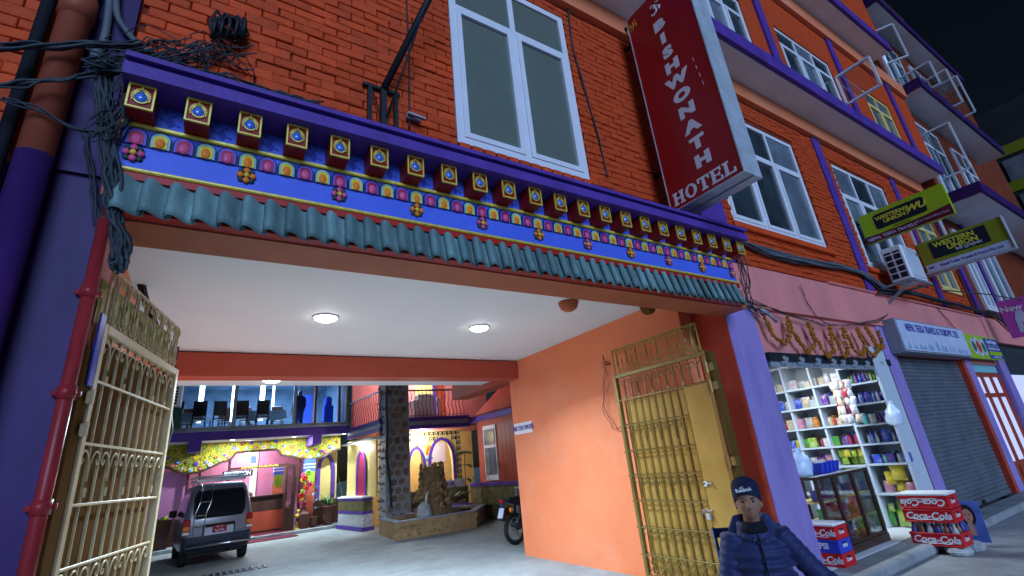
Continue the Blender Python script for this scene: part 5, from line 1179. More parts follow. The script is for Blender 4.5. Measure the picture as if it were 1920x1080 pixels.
# ---------------------------------------------------------------- right wing: balcony, stone column, arched travel office
wg = thing('balcony_wing', 'hotel wing with railed balcony over a yellow arched travel office', 'building', (7, 17, 0))
def seg(b, p, q, z0, z1, t=.1): return b.bar((p[0], p[1], (z0+z1)/2), (q[0], q[1], (z0+z1)/2), t, z1-z0)
edge = [(4.70, 19.0), (4.98, 15.95), (8.12, 15.75), (8.30, 15.4), (8.6, 8.5)]
b = B(); b2 = B(); b3 = B()
for p, q in zip(edge[:3], edge[1:3]): seg(b, p, q, 3.23, 3.36); seg(b2, p, q, 3.10, 3.229, .06); seg(b, p, q, 2.97, 3.099)
seg(b, edge[2], edge[3], 3.05, 3.25); seg(b, edge[3], edge[4], 3.08, 3.26)
ob('slab_edge', b, 'purple', wg); ob('slab_strip', b2, 'grey_metal', wg)
ob('slab', B().add([(4.75, 19, 3.0), (5.03, 16.0, 3.0), (8.2, 15.8, 3.0), (9.5, 15.8, 3.0), (9.5, 19.5, 3.0), (4.75, 19, 3.3), (5.03, 16.0, 3.3), (8.2, 15.8, 3.3), (9.5, 15.8, 3.3), (9.5, 19.5, 3.3)], [(4, 3, 2, 1, 0), (5, 6, 7, 8, 9), (0, 1, 6, 5), (1, 2, 7, 6), (2, 3, 8, 7), (3, 4, 9, 8), (4, 0, 5, 9)]), 'pink_paint', wg)
ob('balcony_wall', B().box((4.72, 18.6, 3.3), (6.0, 18.7, 6.4)).box((6.9, 18.6, 3.3), (10.5, 18.7, 6.4)), 'pink_paint', wg); ob('balcony_wall', B().box((6.0, 18.61, 3.3), (6.9, 18.69, 6.4)), 'cream_yellow', wg)
ob('balcony_door', B().box((7.2, 18.55, 3.3), (8.0, 18.599, 5.4)), 'cream_yellow', wg); ob('door_frame', B().box((7.95, 18.54, 3.3), (8.1, 18.598, 5.4)).box((6.3, 18.54, 3.3), (6.5, 18.6, 5.4)), 'purple', wg)
ob('balcony_door', B().box((8.15, 18.55, 3.3), (8.45, 18.597, 5.4)), 'wood_red', wg)
# railing
rl = ob('railing', B().bar((4.72, 18.9, 4.28), (4.98, 16.0, 4.28), .05).bar((4.98, 16.0, 4.28), (8.1, 15.8, 4.28), .05).bar((4.98, 16.0, 3.42), (8.1, 15.8, 3.42), .03), 'grey_metal', wg)
bar_ = B().tube([(0, 0, 3.36), (.03, 0, 3.55), (-.03, 0, 3.8), (.03, 0, 4.05), (0, 0, 4.27)], .012, 5).mesh('baluster', True); mset(bar_, 'black_iron')
for i in range(14): ob('baluster', bar_, None, rl, loc=(4.99+.01*i, 15.95, 0) if False else (4.74+.24*i/13, 18.8-2.8*i/13, 0))
for i in range(22): ob('baluster', bar_, None, rl, loc=(5.05+i*.138, 15.995-.0088*i, 0))
solo('office_machine', B().bbox((6.35, 16.5, 3.3), (7.15, 17.1, 4.05), .03).bbox((6.55, 16.5, 4.05), (7.15, 17.0, 4.25), .03).bbox((7.3, 16.6, 3.5), (7.42, 16.7, 4.15), .02), 'white_paint', 'white copier-like machine on the balcony behind the railing', 'machine')
# stone column, stones proud of mortar
sc_ = ob('column', B().box((5.02, 15.6, 0), (5.82, 16.3, 6.5)), 'stone_grey', wg)
mat('col_stone', (.22, .165, .12), .7, var=.35, scale=8, ovar=.35, bump=.8, bscale=20)
stn = []
for k in range(6):
    b = B(); m_ = rk.randint(5, 7); rr = [rk.uniform(.82, 1.1) for _ in range(m_)]
    o_ = [(.5*rr[i]*math.cos(2*PI*i/m_), .5*rr[i]*math.sin(2*PI*i/m_)) for i in range(m_)]
    V = [(x, 0, z) for x, z in o_]+[(x*.82, -.03, z*.82) for x, z in o_]; b.add(V, [list(range(m_, 2*m_))]+[[i, (i+1) % m_, m_+(i+1) % m_, m_+i] for i in range(m_)]); me = b.mesh('stone'); mset(me, 'col_stone'); stn.append(me)
for r_ in range(18):
    for c in range(3):
        z = .14+r_*.25+rk.uniform(-.03, .03); x = 5.16+(c+.5*(r_ % 2))*.25+rk.uniform(-.02, .02)
        if x < 5.76: o = ob('stone', rk.choice(stn), None, wg, loc=(x, 15.598, z), rot=(0, rk.uniform(0, 6), 0)); o.scale = (.235, 1, .225)
    for c in range(3):
        z = .14+r_*.25+rk.uniform(-.03, .03); y = 15.72+(c+.4*(r_ % 2))*.22
        if y < 16.25: o = ob('stone', rk.choice(stn), None, wg, loc=(5.018, y, z), rot=(rk.uniform(0, 6), 0, -PI/2)); o.scale = (.20, 1, .22)
# arched front wall with openings: built round two arches
YA = 16.6
def arch_wall(x0, x1, z0, z1, arches, F=None):
    b = B(); n = 14; xs_ = [x0]
    for cx, w, h in arches: xs_ += [cx-w/2, cx+w/2]
    xs_.append(x1)
    for i in range(0, len(xs_), 2): b.box((xs_[i], YA, z0), (xs_[i+1], YA+.15, z1))
    for cx, w, h in arches:
        for i in range(n):
            u0, u1 = -1+2*i/n, -1+2*(i+1)/n; f_ = lambda u: z0+h*.5+h*.5*(1-abs(u)**2.2)**.6
            V = [(cx+u*w/2, y, z) for y in (YA, YA+.15) for u, z in ((u0, f_(u0)), (u1, f_(u1)), (u1, z1), (u0, z1))]
            b.add(V, [(0, 1, 2, 3), (7, 6, 5, 4), (0, 4, 5, 1)])
    return b
ob('arch_wall', arch_wall(5.85, 8.15, 1.0, 2.95, [(6.42, .52, 1.5), (7.38, .86, 1.75)]), 'cream_yellow', wg)
ob('arch', arch(B(), FY(6.42, YA-.01, 1.0), .50, 1.35, .10, d=.03), 'purple', wg); ob('arch', arch(B(), FY(7.38, YA-.01, 1.0), .84, 1.6, .11, d=.03), 'purple', wg)
ob('office_wall', B().box((5.3, 18.3, 0), (9.5, 18.4, 3.0)), 'cream_yellow', wg); ob('notice_board', B().box((7.35, 18.28, 1.9), (8.3, 18.297, 2.6)), 'sign_white', wg)
b = B()        # key-pattern border
def key(x, z, s, F): 
    for p, q in (((0, 0), (0, 1)), ((0, 1), (1, 1)), ((1, 1), (1, .35)), ((1, .35), (.45, .35)), ((.45, .35), (.45, .65))):
        b.bar(F(x+p[0]*s, z+p[1]*s), F(x+q[0]*s, z+q[1]*s), .022, .02)
Fk = lambda x, z: (x, YA-.006, z)
for i in range(13): key(5.90+i*.172, 2.76, .14, Fk); (key(5.90+i*.172, 2.58, .14, Fk) if i not in (4, 5, 8, 9, 10, 3) else 0)
for i in range(7): key(7.98, 1.2+i*.2, .14, Fk); key(5.88, 1.6+i*.16, .12, Fk) if i < 6 else 0
tag(ob('key_pattern', b, 'panel_black', wg), kind='stuff')
b = B()
for k in range(5): b.ball((6.88+.07*math.cos(PI*k/4), YA-.02, 2.25+.16*math.sin(PI*k/4)), (.05, .02, .09), 8, 5)
ob('lotus_ornament', b, 'orange', wg, True); ob('lotus_leaf', B().ball((6.82, YA-.015, 2.02), (.07, .02, .06), 8, 5).ball((6.96, YA-.015, 2.03), (.08, .02, .06), 8, 5), 'teal_light', wg, True)
mat('crazy_stone', (.13, .12, .05), .6, var=.5, scale=5, bump=.8, bscale=10)
ob('low_wall', B().box((5.9, 16.3, 0), (8.2, YA-.02, 1.0)), 'crazy_stone', wg)
for i in range(26):
    x = 6.0+(i % 13)*.17+rk.uniform(-.03, .03); z = .45+(i//13)*.3+rk.uniform(-.05, .05); o = ob('stone', rk.choice(stn), None, wg, loc=(x, 16.298, z), rot=(0, rk.uniform(0, 6), 0)); o.scale = (.17, .6, .26)
# side of the office facing the drive
p, q = (4.78, 19.2), (5.02, 16.5)
ob('side_wall', seg(B(), p, q, 1.0, 2.9, .08), 'cream_yellow', wg)
dx, dy = q[0]-p[0], q[1]-p[1]; ang = math.atan2(dy, dx)
Fs = Matrix.Translation((p[0]+dx*.55-.06, p[1]+dy*.55, 1.05)) @ Matrix.Rotation(ang, 4, 'Z') @ FY(0, 0, 0)
ob('arch', arch(B(), Fs, .7, 1.4, .12, d=.03), 'purple', wg); ob('arch_recess', B().prism([(-.34, 0), (.34, 0), (.34, .8), (.2, 1.25), (0, 1.38), (-.2, 1.25), (-.34, .8)], .0, .01, Fs), 'magenta_dark', wg)
ob('awning', B().bar((4.60, 18.9, 2.78), (4.85, 16.1, 2.78), .35, .05), 'white_paint', wg)
b = B(); cp, cq = (4.62, 19.3), (4.86, 16.9)
ob('desk_top', seg(B(), cp, cq, .98, 1.03, .4), 'white_paint', wg); ob('desk_frame', seg(seg(B(), cp, cq, .90, .979, .34), cp, cq, .50, .58, .34), 'purple', wg); ob('desk_panel', seg(B(), cp, cq, .581, .899, .3), 'crazy_stone', wg); ob('desk_base', seg(B(), cp, cq, .12, .499, .3), 'stone_grey', wg); ob('desk_plinth', seg(B(), cp, cq, 0, .119, .42), 'purple', wg)
# right-hand range: planks, window, sloped soffit, low wall
ob('range_wall', seg(B(), (8.34, 15.5), (8.75, 8.5), 0, 3.08, .1), 'beam_orange', wg)
ob('roof_soffit', B().add([(8.3, 15.6, 3.3), (8.55, 8.5, 3.3), (10.5, 8.5, 5.2), (10.5, 15.6, 5.2)], [(0, 1, 2, 3)]).add([(8.3, 15.6, 3.34), (8.55, 8.5, 3.34), (10.5, 8.5, 5.24), (10.5, 15.6, 5.24)], [(3, 2, 1, 0)]), 'red_paint', wg)
def on_range(t, off=.06): x = 8.34+.41*t-off; y = 15.5-7*t; return x, y
for i in range(7): a = on_range(.19+i*.033); c = on_range(.19+i*.033+.031); ob('plank', B().bar((*a, 1.95), (*c, 1.95), .05, 1.9), 'wood_red', wg)
a = on_range(.06); c = on_range(.17); ob('window_frame', B().bar((*a, 2.0), (*c, 2.0), .06, 1.75), 'frame_white', wg)
for t0, t1, z0, z1 in ((.07, .112, 1.3, 2.15), (.118, .16, 1.3, 2.15), (.07, .16, 2.25, 2.75)): a = on_range(t0, .10); c = on_range(t1, .10); ob('pane', B().bar((*a, (z0+z1)/2), (*c, (z0+z1)/2), .02, z1-z0), 'pale_glass', wg)
a = on_range(.44); c = on_range(.52); ob('window_frame', B().bar((*a, 2.0), (*c, 2.0), .06, 1.75), 'frame_white', wg)
ob('planter_wall', seg(B(), (8.1, 15.7), (8.5, 9), 0, .98, .22), 'crazy_stone', wg); ob('coping', seg(B(), (8.1, 15.7), (8.5, 9), .981, 1.08, .28), 'purple', wg)
tv = thing('travel_sign', 'white TRAVEL sign board standing under the arches', 'sign', (7.2, 16.2, 1.0)); ob('board', B().box((6.55, 16.15, 1.0), (8.0, 16.18, 1.25)), 'sign_white', tv); ob('lettering', text('TOUR & TRAVEL', .17, FY(7.1, 16.146, 1.125), bold=.003, sx=.85), 'print_blue', tv); ob('rule', B().box((6.65, 16.145, 1.02), (7.7, 16.149, 1.035)), 'maroon', tv)
solo('bench', B().bbox((7.4, 15.6, .42), (8.0, 15.95, .47), .01).bbox((7.42, 15.62, 0), (7.5, 15.9, .42), .01).bbox((7.9, 15.62, 0), (7.98, 15.9, .42), .01), 'purple', 'small purple bench under the TRAVEL sign', 'bench')
for i, (x, y, s, lb) in enumerate(((7.95, 14.6, 1., 'dark-leaved potted plant by the purple coping'), (8.0, 13.6, .9, 'potted plant beside the low stone wall near the motorcycle'), (8.0, 12.6, 1., 'leafy potted plant nearest the motorcycle'))): potted('potted_plant', lb, (x, y, 0), .2*s, .35*s, 'terracotta', 20, .4*s, 1.0, .06)
t = potted('potted_plant', 'tall thin rubber plant beside the fountain rock', (7.55, 15.2, 0), .22, .4, 'terracotta', 24, .5, .4, .07, 'leaf', stem=1.7)
t = thing('side_table', 'dark blue metal table beside the motorcycle', 'table', (8.0, 11.3, 0)); ob('top', B().bbox((7.3, 10.9, .95), (8.2, 11.8, 1.0), .01), 'grey_metal', t)
for x, y in ((7.35, 10.95), (8.15, 10.95), (7.35, 11.75), (8.15, 11.75)): ob('leg', B().box((x-.03, y-.03, 0), (x+.03, y+.03, .95)), 'grey_metal', t)
cbv = bundle('cable_bundle', 'thick black cables hanging down the stone column front', [(5.08, 15.5, 4.6), (5.0, 15.5, 3.9), (5.06, 15.5, 3.0), (5.0, 15.5, 2.2), (5.1, 15.5, 1.6), (5.15, 15.5, .7)], 4, .018, .03)

# ---------------------------------------------------------------- fountain
fo = thing('fountain', 'rock fountain with stacked stone tower in a stone-faced basin', 'fountain', (6.1, 14.4, 0))
poly = [(4.55, 13.35), (6.85, 13.2), (7.9, 14.6), (7.6, 15.5), (4.75, 15.4)]
inner = [(4.72, 13.52), (6.76, 13.38), (7.68, 14.62), (7.45, 15.33), (4.9, 15.24)]
n = 5; b = B(); V = [(x, y, 0) for x, y in poly]+[(x, y, .42) for x, y in poly]+[(x, y, .42) for x, y in inner]+[(x, y, .25) for x, y in inner]
b.add(V, [[i, (i+1) % n, n+(i+1) % n, n+i] for i in range(n)]+[[2*n+i, 2*n+(i+1) % n, 3*n+(i+1) % n, 3*n+i] for i in range(n)]+[[3*n+i for i in range(n)]]); ob('basin', b, 'stone', fo)
b = B(); b.add([(x*1.0+(x-6.1)*.02, y+(y-14.4)*.02, z) for z in (.421, .455) for x, y in poly]+[(x, y, z) for z in (.421, .455) for x, y in inner], [[n+i, n+(i+1) % n, 3*n+(i+1) % n, 3*n+i] for i in range(n)]+[[i, (i+1) % n, n+(i+1) % n, n+i] for i in range(n)]+[[2*n+i, 3*n+i, 3*n+(i+1) % n, 2*n+(i+1) % n] for i in range(n)]); ob('rim', b, 'grey_metal', fo)
mat('water', (.02, .05, .07), .05, var=.1, spec=.8); ob('water', B().prism([(x, y) for x, y in inner], .33, .335), 'water', fo)
rocks = []
for k in range(8):
    bm = bmesh.new(); bmesh.ops.create_icosphere(bm, subdivisions=1, radius=.5)
    for v in bm.verts: v.co *= rk.uniform(.75, 1.1)
    me = bpy.data.meshes.new('rock'); bm.to_mesh(me); bm.free(); mset(me, 'stone'); rocks.append(me)
ob('core', B().lathe([(.42, .2), (.36, .8), (.32, 1.3), (.25, 1.72), (.1, 1.78)], 12, (6.05, 14.4, 0)), 'stone', fo)
for i in range(230):
    h = rk.random()**.9*1.5+.3; a = rk.uniform(-PI, PI); r0 = .52-.20*(h-.3)/1.5; s = rk.uniform(.12, .24)*(1-.3*(h-.3)/1.5)
    o = ob('rock', rk.choice(rocks), None, fo, loc=(6.05+r0*math.cos(a), 14.4+r0*.8*math.sin(a), h), rot=(rk.uniform(0, 6), rk.uniform(0, 6), rk.uniform(0, 6))); o.scale = (s*1.2, s*.8, s*.75)
for i in range(46):     # stone facing of the basin
    t_ = i/46; x = 4.6+2.25*((i % 23)/22); z = .11+.2*(i//23); o = ob('rock', rk.choice(rocks), None, fo, loc=(x, 13.36-.06*(i % 23)/11, z), rot=(rk.uniform(-.2, .2), rk.uniform(0, 6), 0)); o.scale = (.13, .07, .2)
for i in range(16):
    t_ = (i % 8)/7.5; o = ob('rock', rk.choice(rocks), None, fo, loc=(6.87+1.0*t_, 13.22+1.36*t_, .11+.2*(i//8)), rot=(0, rk.uniform(0, 6), .93)); o.scale = (.2, .07, .2)
b = B().lathe([(.20, 0), (.22, .2), (.16, .42), (.05, .5)], 12, (5.62, 14.0, .3)); ob('small_cascade', b, 'stone_grey', fo, True); ob('water_jet', B().tube([(5.72, 13.92, 1.05), (5.64, 13.88, .95), (5.62, 13.86, .75)], .03, 6), 'lens_white', fo, True)

for lb, x, y, z, e, cl in (('round ceiling lamp inside the yellow arched travel office', 7.0, 17.4, 2.99, 42, (.95, .95, 1.)), ('small lamp under the white awning of the travel desk', 4.72, 17.6, 2.74, 22, (.9, .95, 1.)), ('added round lamp on the balcony ceiling behind the railing', 7.0, 17.6, 5.6, 90, (.95, .95, 1.)), ('added small lamp under the balcony edge over the fountain', 6.4, 16.05, 2.95, 45, (.8, .9, 1.))):  # balcony and fountain lamps are added to brighten the courtyard
    t = thing('ceiling_lamp', lb, 'ceiling lamp', (x, y, z)); ob('rim', B().lathe([(.10, 0), (.11, -.02), (.09, -.03)], 16, (x, y, z), cap=False), 'white_paint', t); ob('diffuser', B().lathe([(.09, -.02), (.06, -.05), (.001, -.06)], 16, (x, y, z), cap=False), 'lamp_glow', t, True)
    light('bulb', 'POINT', (x, y, z-.16), e, t, cl, .09)
ob('balcony_ceiling', B().box((4.8, 15.7, 5.62), (10.4, 18.6, 5.75)), 'white_paint', wg)
# ---------------------------------------------------------------- parked van (local: rear faces -y, origin on the ground at the rear centre)
vn = thing('parked_van', 'grey minivan with roof rack and rear ladder parked before the reception', 'van', (.62, 15.02, .006), R(4.5))
LVL = [(.30, .69, .08, 3.2), (.40, .725, .01, 3.3), (.62, .735, -.01, 3.32), (.80, .737, -.01, 3.31), (1.0, .735, .0, 3.24), (1.07, .73, .015, 3.12), (1.30, .70, .07, 2.86), (1.55, .655, .135, 2.5), (1.70, .62, .19, 2.28), (1.78, .57, .25, 2.1), (1.83, .48, .36, 1.95), (1.85, .30, .6, 1.7)]
def vz(z, k):
    for a, c in zip(LVL, LVL[1:]):
        if a[0] <= z <= c[0]: return a[k]+(c[k]-a[k])*(z-a[0])/(c[0]-a[0])
    return LVL[-1][k]
def vring(z, g=0.):
    W, y0, y1 = vz(z, 1)+g, vz(z, 2)-g, vz(z, 3)+g; r = .13
    return [(x, y, z) for x, y in rrect(-W, y0, W, y1, r, 5)]
b = B(); rings = [vring(l[0]) for l in LVL]; n = len(rings[0])
b.add([v for r_ in rings for v in r_], [[i*n+j, i*n+(j+1) % n, (i+1)*n+(j+1) % n, (i+1)*n+j] for i in range(len(LVL)-1) for j in range(n)]+[[(len(LVL)-1)*n+j for j in range(n)], [j for j in range(n)][::-1]])
ob('body', b, 'van_paint', vn, True, world=False)
b = B(); zs = [.31, .40, .55, .66]; rings = [vring(z, .012) for z in zs]
b.add([v for r_ in rings for v in r_], [[i*n+j, i*n+(j+1) % n, (i+1)*n+(j+1) % n, (i+1)*n+j] for i in range(3) for j in range(n)]); ob('bumper', b, 'van_dark', vn, True, world=False)
def rear(x0, x1, z0, z1, off, r=.04, nz=5):    # patch following the rear face
    b = B(); V = []
    for i in range(nz+1):
        z = z0+(z1-z0)*i/nz; ins = r if i in (0, nz) else 0; y = vz(z, 2)-off
        V += [(x0+ins, y, z), (x1-ins, y, z)]
    k = len(V); V += [(x, y+off+.004, z) for x, y, z in V]
    f = [(2*i, 2*i+1, 2*i+3, 2*i+2) for i in range(nz)]
    per = [2*i for i in range(nz+1)]+[2*i+1 for i in range(nz, -1, -1)]
    f += [(per[i], per[(i+1) % len(per)], k+per[(i+1) % len(per)], k+per[i]) for i in range(len(per))]
    return b.add(V, f)
mat('van_glass', (.012, .014, .022), .06, var=.3, spec=.8, coat=.5)
ob('rear_window', rear(-.54, .54, 1.06, 1.66, .008, .07), 'van_glass', vn, world=False)
ob('seal', rear(-.565, .565, 1.035, 1.685, .004, .07), 'rubber', vn, world=False)
tgate = ob('tailgate_seam', B().bar((-.60, vz(.70, 2)-.003, .70), (.60, vz(.70, 2)-.003, .70), .01, .008).bar((-.60, -.012, .70), (-.60, -.0, 1.03), .008, .008).bar((.60, -.012, .70), (.60, .0, 1.03), .008, .008), 'rubber', vn, world=False)
for s in (-1, 1):
    tl = ob('tail_lamp', B().bbox((s*.60, -.045, .70), (s*.742, .06, 1.06), .02), 'tail_red', vn, world=False)
    ob('amber_lens', B().bbox((s*.605, -.05, .80), (s*.747, .05, .91), .015), 'tail_amber', tl, world=False); ob('white_lens', B().bbox((s*.605, -.05, .71), (s*.747, .05, .79), .015), 'lens_white', tl, world=False)
ph = ob('plate_recess', B().bbox((-.33, -.03, .64), (.36, -.005, .90), .02), 'rubber', vn, world=False)
ob('plate_board', B().bbox((-.31, -.037, .655), (.33, -.029, .83), .006), 'sign_pale', ph, world=False)
mat('plate_red', (.30, .02, .05), .4); ob('number_plate', B().bbox((-.13, -.043, .70), (.18, -.036, .855), .003), 'plate_red', ph, world=False)
ob('lettering', text('बा २ च', .055, FY(.025, -.045, .822), depth=.001), 'sign_white', ph, world=False); ob('lettering', text('५८५५', .085, FY(.025, -.045, .745), bold=.001, depth=.001, sx=1.1), 'sign_white', ph, world=False)
ob('emblem', text('S', .075, FY(.02, -.018, .955), bold=.003, shear=-.2), 'chrome', vn, world=False); ob('badge', text('EVERY', .04, FY(.47, -.018, .975), depth=.001), 'chrome', vn, world=False)
b = B().tube([(-.66, -.09, .44), (.72, -.09, .44), (.78, -.05, .46)], .032, 10)
for x in (-.45, .45): b.bar((x, -.09, .44), (x, .1, .44), .04)
ob('bumper_bar', b, 'chrome', vn, True, world=False)
ld = B()
for x in (-.53, -.30): ld.tube([(x+.10, .30, 1.83), (x+.10, .05, 1.75), (x+.09, .0, 1.42), (x, -.06, 1.15), (x, -.06, .62), (x, .0, .58)], .012, 7)
for z in (1.42, 1.12, .88, .64): xo = .09 if z > 1.3 else 0; ld.tube([(-.53+xo, -.06 if z < 1.3 else 0, z), (-.30+xo, -.06 if z < 1.3 else 0, z)], .010, 6)
ob('ladder', ld, 'chrome', vn, True, world=False)
rk_ = B()
for z in (1.93, 2.02):
    for x in (-.55, .55): rk_.tube([(x, .32, z), (x, 2.0, z)], .016, 6)
    rk_.tube([(-.55, .32, z), (.55, .32, z)], .022 if z < 2 else .016, 6); rk_.tube([(-.55, 2.0, z), (.55, 2.0, z)], .016, 6)
for y in (.7, 1.1, 1.5): rk_.tube([(-.55, y, 1.93), (.55, y, 1.93)], .014, 6)
for x in (-.5, .5):
    for y in (.45, 1.2, 1.9): rk_.tube([(x, y, 1.80), (x*1.1, y, 2.02)], .012, 6)
ob('roof_rack', rk_, 'galv', vn, True, world=False); ob('rack_rail', B().bbox((-.56, .27, 1.885), (.56, .33, 1.955), .01), 'galv', vn, world=False)
for s in (-1, 1):
    for y0, y1 in ((.35, 1.15), (1.22, 1.95), (2.02, 2.55)):
        V = [(s*(vz(z, 1)+.004), y, z) for z, yy in ((1.10, (y0, y1)), (1.62, (y0+.05, y1-.04 if y1 < 2 else y1-.28))) for y in yy]
        ob('side_window', B().add(V, [(0, 1, 3, 2)]), 'van_glass', vn, world=False)
    ob('mirror', B().bbox((s*.74, 2.62, 1.06), (s*.92, 2.70, 1.24), .02), 'rubber', vn, world=False)
    for y in (.52, 2.72):
        wh = ob('wheel', B().lathe([(.17, -.08), (.27, -.08), (.285, -.05), (.285, .05), (.27, .08), (.17, .08)], 22).xf(Matrix.Translation((s*.64, y, .285)) @ Matrix.Rotation(PI/2, 4, 'Y')), 'rubber', vn, True, world=False)
        ob('rim', B().lathe([(.03, -.06), (.16, -.05), (.17, -.07), (.17, .07), (.16, .05), (.03, .06)], 16).xf(Matrix.Translation((s*.64, y, .285)) @ Matrix.Rotation(PI/2, 4, 'Y')), 'galv', wh, True, world=False)
ob('underbody', B().box((-.6, .15, .22), (.6, 3.1, .32)).tube([(.3, -.02, .27), (.3, .5, .27)], .03, 8), 'rubber', vn, world=False)
ob('wiper', B().bar((.02, -.02, 1.05), (.34, .03, 1.12), .012), 'rubber', vn, world=False)

# ---------------------------------------------------------------- motorcycle at the passage end (local x forward)
mc = thing('motorcycle', 'dark motorcycle standing behind the corner of the bare orange wall', 'motorcycle', (5.84, 9.52, .006), R(10))
def wheel(x):
    w = ob('wheel', B().tube([(x+.265*math.cos(2*PI*i/28), 0, .31+.265*math.sin(2*PI*i/28)) for i in range(29)], .045, 8, False), 'rubber', mc, True, world=False)
    sp = B().tube([(x+.215*math.cos(2*PI*i/24), 0, .31+.215*math.sin(2*PI*i/24)) for i in range(25)], .014, 6, False)
    for k in range(6): sp.bar((x, 0, .31), (x+.21*math.cos(k*PI/3), 0, .31+.21*math.sin(k*PI/3)), .03, .02)
    sp.tube([(x, -.06, .31), (x, .06, .31)], .05, 10); ob('rim', sp, 'grey_metal', w, world=False)
wheel(0); wheel(1.27)
ob('tail', B().add([(-.30, -.05, .86), (-.30, .05, .86), (.25, -.10, .70), (.25, .10, .70), (-.32, -.04, .93), (-.32, .04, .93), (.25, -.12, .84), (.25, .12, .84)], [(0, 1, 3, 2), (4, 6, 7, 5), (0, 4, 5, 1), (0, 2, 6, 4), (1, 5, 7, 3), (2, 3, 7, 6)]), 'van_dark', mc, world=False)
ob('seat', B().bbox((-.22, -.11, .85), (.55, .11, .93), .03), 'rubber', mc, world=False); ob('fuel_tank', B().ball((.72, 0, .86), (.27, .15, .15), 14, 8), 'van_dark', mc, True, world=False)
ob('fender', B().bar((-.30, 0, .84), (-.40, 0, .50), .13, .02), 'van_dark', mc, world=False); ob('number_plate', B().bar((-.335, -.01, .74), (-.405, -.01, .56), .15, .012), 'sign_pale', mc, world=False)
ob('tail_lamp', B().bbox((-.35, -.05, .84), (-.29, .05, .90), .01), 'tail_red', mc, world=False)
for s in (-1, 1): ob('indicator', B().ball((-.22, s*.16, .70), (.05, .03, .05), 8, 6), 'tail_amber', mc, True, world=False); ob('shock', B().tube([(.02, s*.10, .34), (.14, s*.10, .76)], .03, 8), 'black_iron', mc, True, world=False); ob('fork', B().tube([(1.27, s*.08, .31), (1.0, s*.08, 1.0)], .022, 8), 'galv', mc, True, world=False)
ob('swingarm', B().bar((0, -.07, .31), (.5, -.06, .38), .03, .05).bar((0, .07, .31), (.5, .06, .38), .03, .05), 'black_iron', mc, world=False)
ob('engine', B().bbox((.45, -.14, .28), (.85, .14, .68), .04), 'grey_metal', mc, world=False); ob('exhaust', B().tube([(.75, -.15, .3), (.3, -.16, .28), (-.22, -.17, .42)], [.03, .045, .05], 10), 'black_iron', mc, True, world=False)
ob('handlebar', B().tube([(.98, -.36, 1.02), (1.0, -.1, 1.06), (1.0, .1, 1.06), (.98, .36, 1.02)], .015, 7), 'black_iron', mc, True, world=False); ob('headlamp', B().ball((1.12, 0, .95), (.10, .11, .11), 10, 7), 'van_dark', mc, True, world=False)
ob('stand', B().bar((.45, -.1, .3), (.4, -.28, .0), .02), 'black_iron', mc, world=False)

# ---------------------------------------------------------------- people: union of tapered forms remeshed into one skin
def figure(name, b, m, parent, voxel=.012, it=4):
    o = ob(name, b, m, parent, True)
    md = o.modifiers.new('remesh', 'REMESH'); md.mode = 'VOXEL'; md.voxel_size = voxel; md.use_smooth_shade = True
    s = o.modifiers.new('smooth', 'SMOOTH'); s.iterations = it; s.factor = .5
    return o
def limb(b, pts, rad, n=12):
    b.tube([Vector(p) for p in pts], rad, n)
    for p, r_ in zip(pts, rad): b.ball(tuple(p), r_*.98, 12, 8)
    return b
def puffs(b, p, q, r0, r1, k, flat=.62, over=1.0):     # quilted sleeve: a row of flattened balls
    p, q = Vector(p), Vector(q); L = (q-p).length; d_ = (q-p).normalized(); rot = Vector((0, 0, 1)).rotation_difference(d_).to_matrix().to_4x4()
    for i in range(k):
        t_ = (i+.5)/k; r_ = r0+(r1-r0)*t_; bb = B().ball((0, 0, 0), (r_, r_, L/k*flat*over), 16, 10); bb.xf(Matrix.Translation(p.lerp(q, t_)) @ rot); b.add(bb.v, bb.f)
    b.tube([p, q], [r0*.90, r1*.90], 14); return b
def head_mesh(b, c, f, up, s=1.):
    """a head: f forward, s scale (1 = 23 cm tall)"""
    f = Vector(f).normalized(); up = Vector(up).normalized(); r_ = f.cross(up).normalized(); up = r_.cross(f)
    n, m_ = 40, 30; V = []
    g = lambda x, y, cx, cy, sx, sy: math.exp(-((x-cx)/sx)**2-((y-cy)/sy)**2)
    for i in range(m_+1):
        t_ = PI*i/m_
        for j in range(n):
            a = 2*PI*j/n; x = math.sin(t_)*math.sin(a); y = math.sin(t_)*math.cos(a); z = math.cos(t_)
            X, Y, Z = x*.076, y*.093, z*.118
            if z < 0: X *= 1-.30*z*z; Y *= 1-.08*z*z
            if y > 0:
                k = max(0, y)
                Y += k*(.026*g(X, Z, 0, -.026, .012, .020)+.018*g(X, Z, 0, -.004, .009, .024)+.007*g(X, Z, 0, .026, .05, .010)+.008*g(X, Z, 0, -.062, .024, .008)+.008*g(X, Z, 0, -.078, .022, .007)-.004*g(X, Z, 0, -.070, .03, .004)+.012*g(X, Z, 0, -.103, .024, .016))
                for sd in (-1, 1): Y += k*(-.012*g(X, Z, sd*.032, .006, .017, .012)+.007*g(X, Z, sd*.043, -.026, .02, .018)-.004*g(X, Z, sd*.026, -.050, .006, .016)+.005*g(X, Z, sd*.012, -.034, .008, .008))
            V.append(Vector(c)+(r_*X+f*Y+up*Z)*s)
    b.add(V, [(i*n+j, i*n+(j+1) % n, (i+1)*n+(j+1) % n, (i+1)*n+j) for i in range(m_) for j in range(n)])
    for sd in (-1, 1):
        e = Vector(c)+(r_*.078*sd-f*.004-up*.012)*s; bb = B().ball((0, 0, 0), (.010*s, .020*s, .034*s), 8, 6); bb.xf(Matrix.Translation(e) @ Matrix((r_, f, up)).transposed().to_4x4()); b.add(bb.v, bb.f)
    return f, r_, up
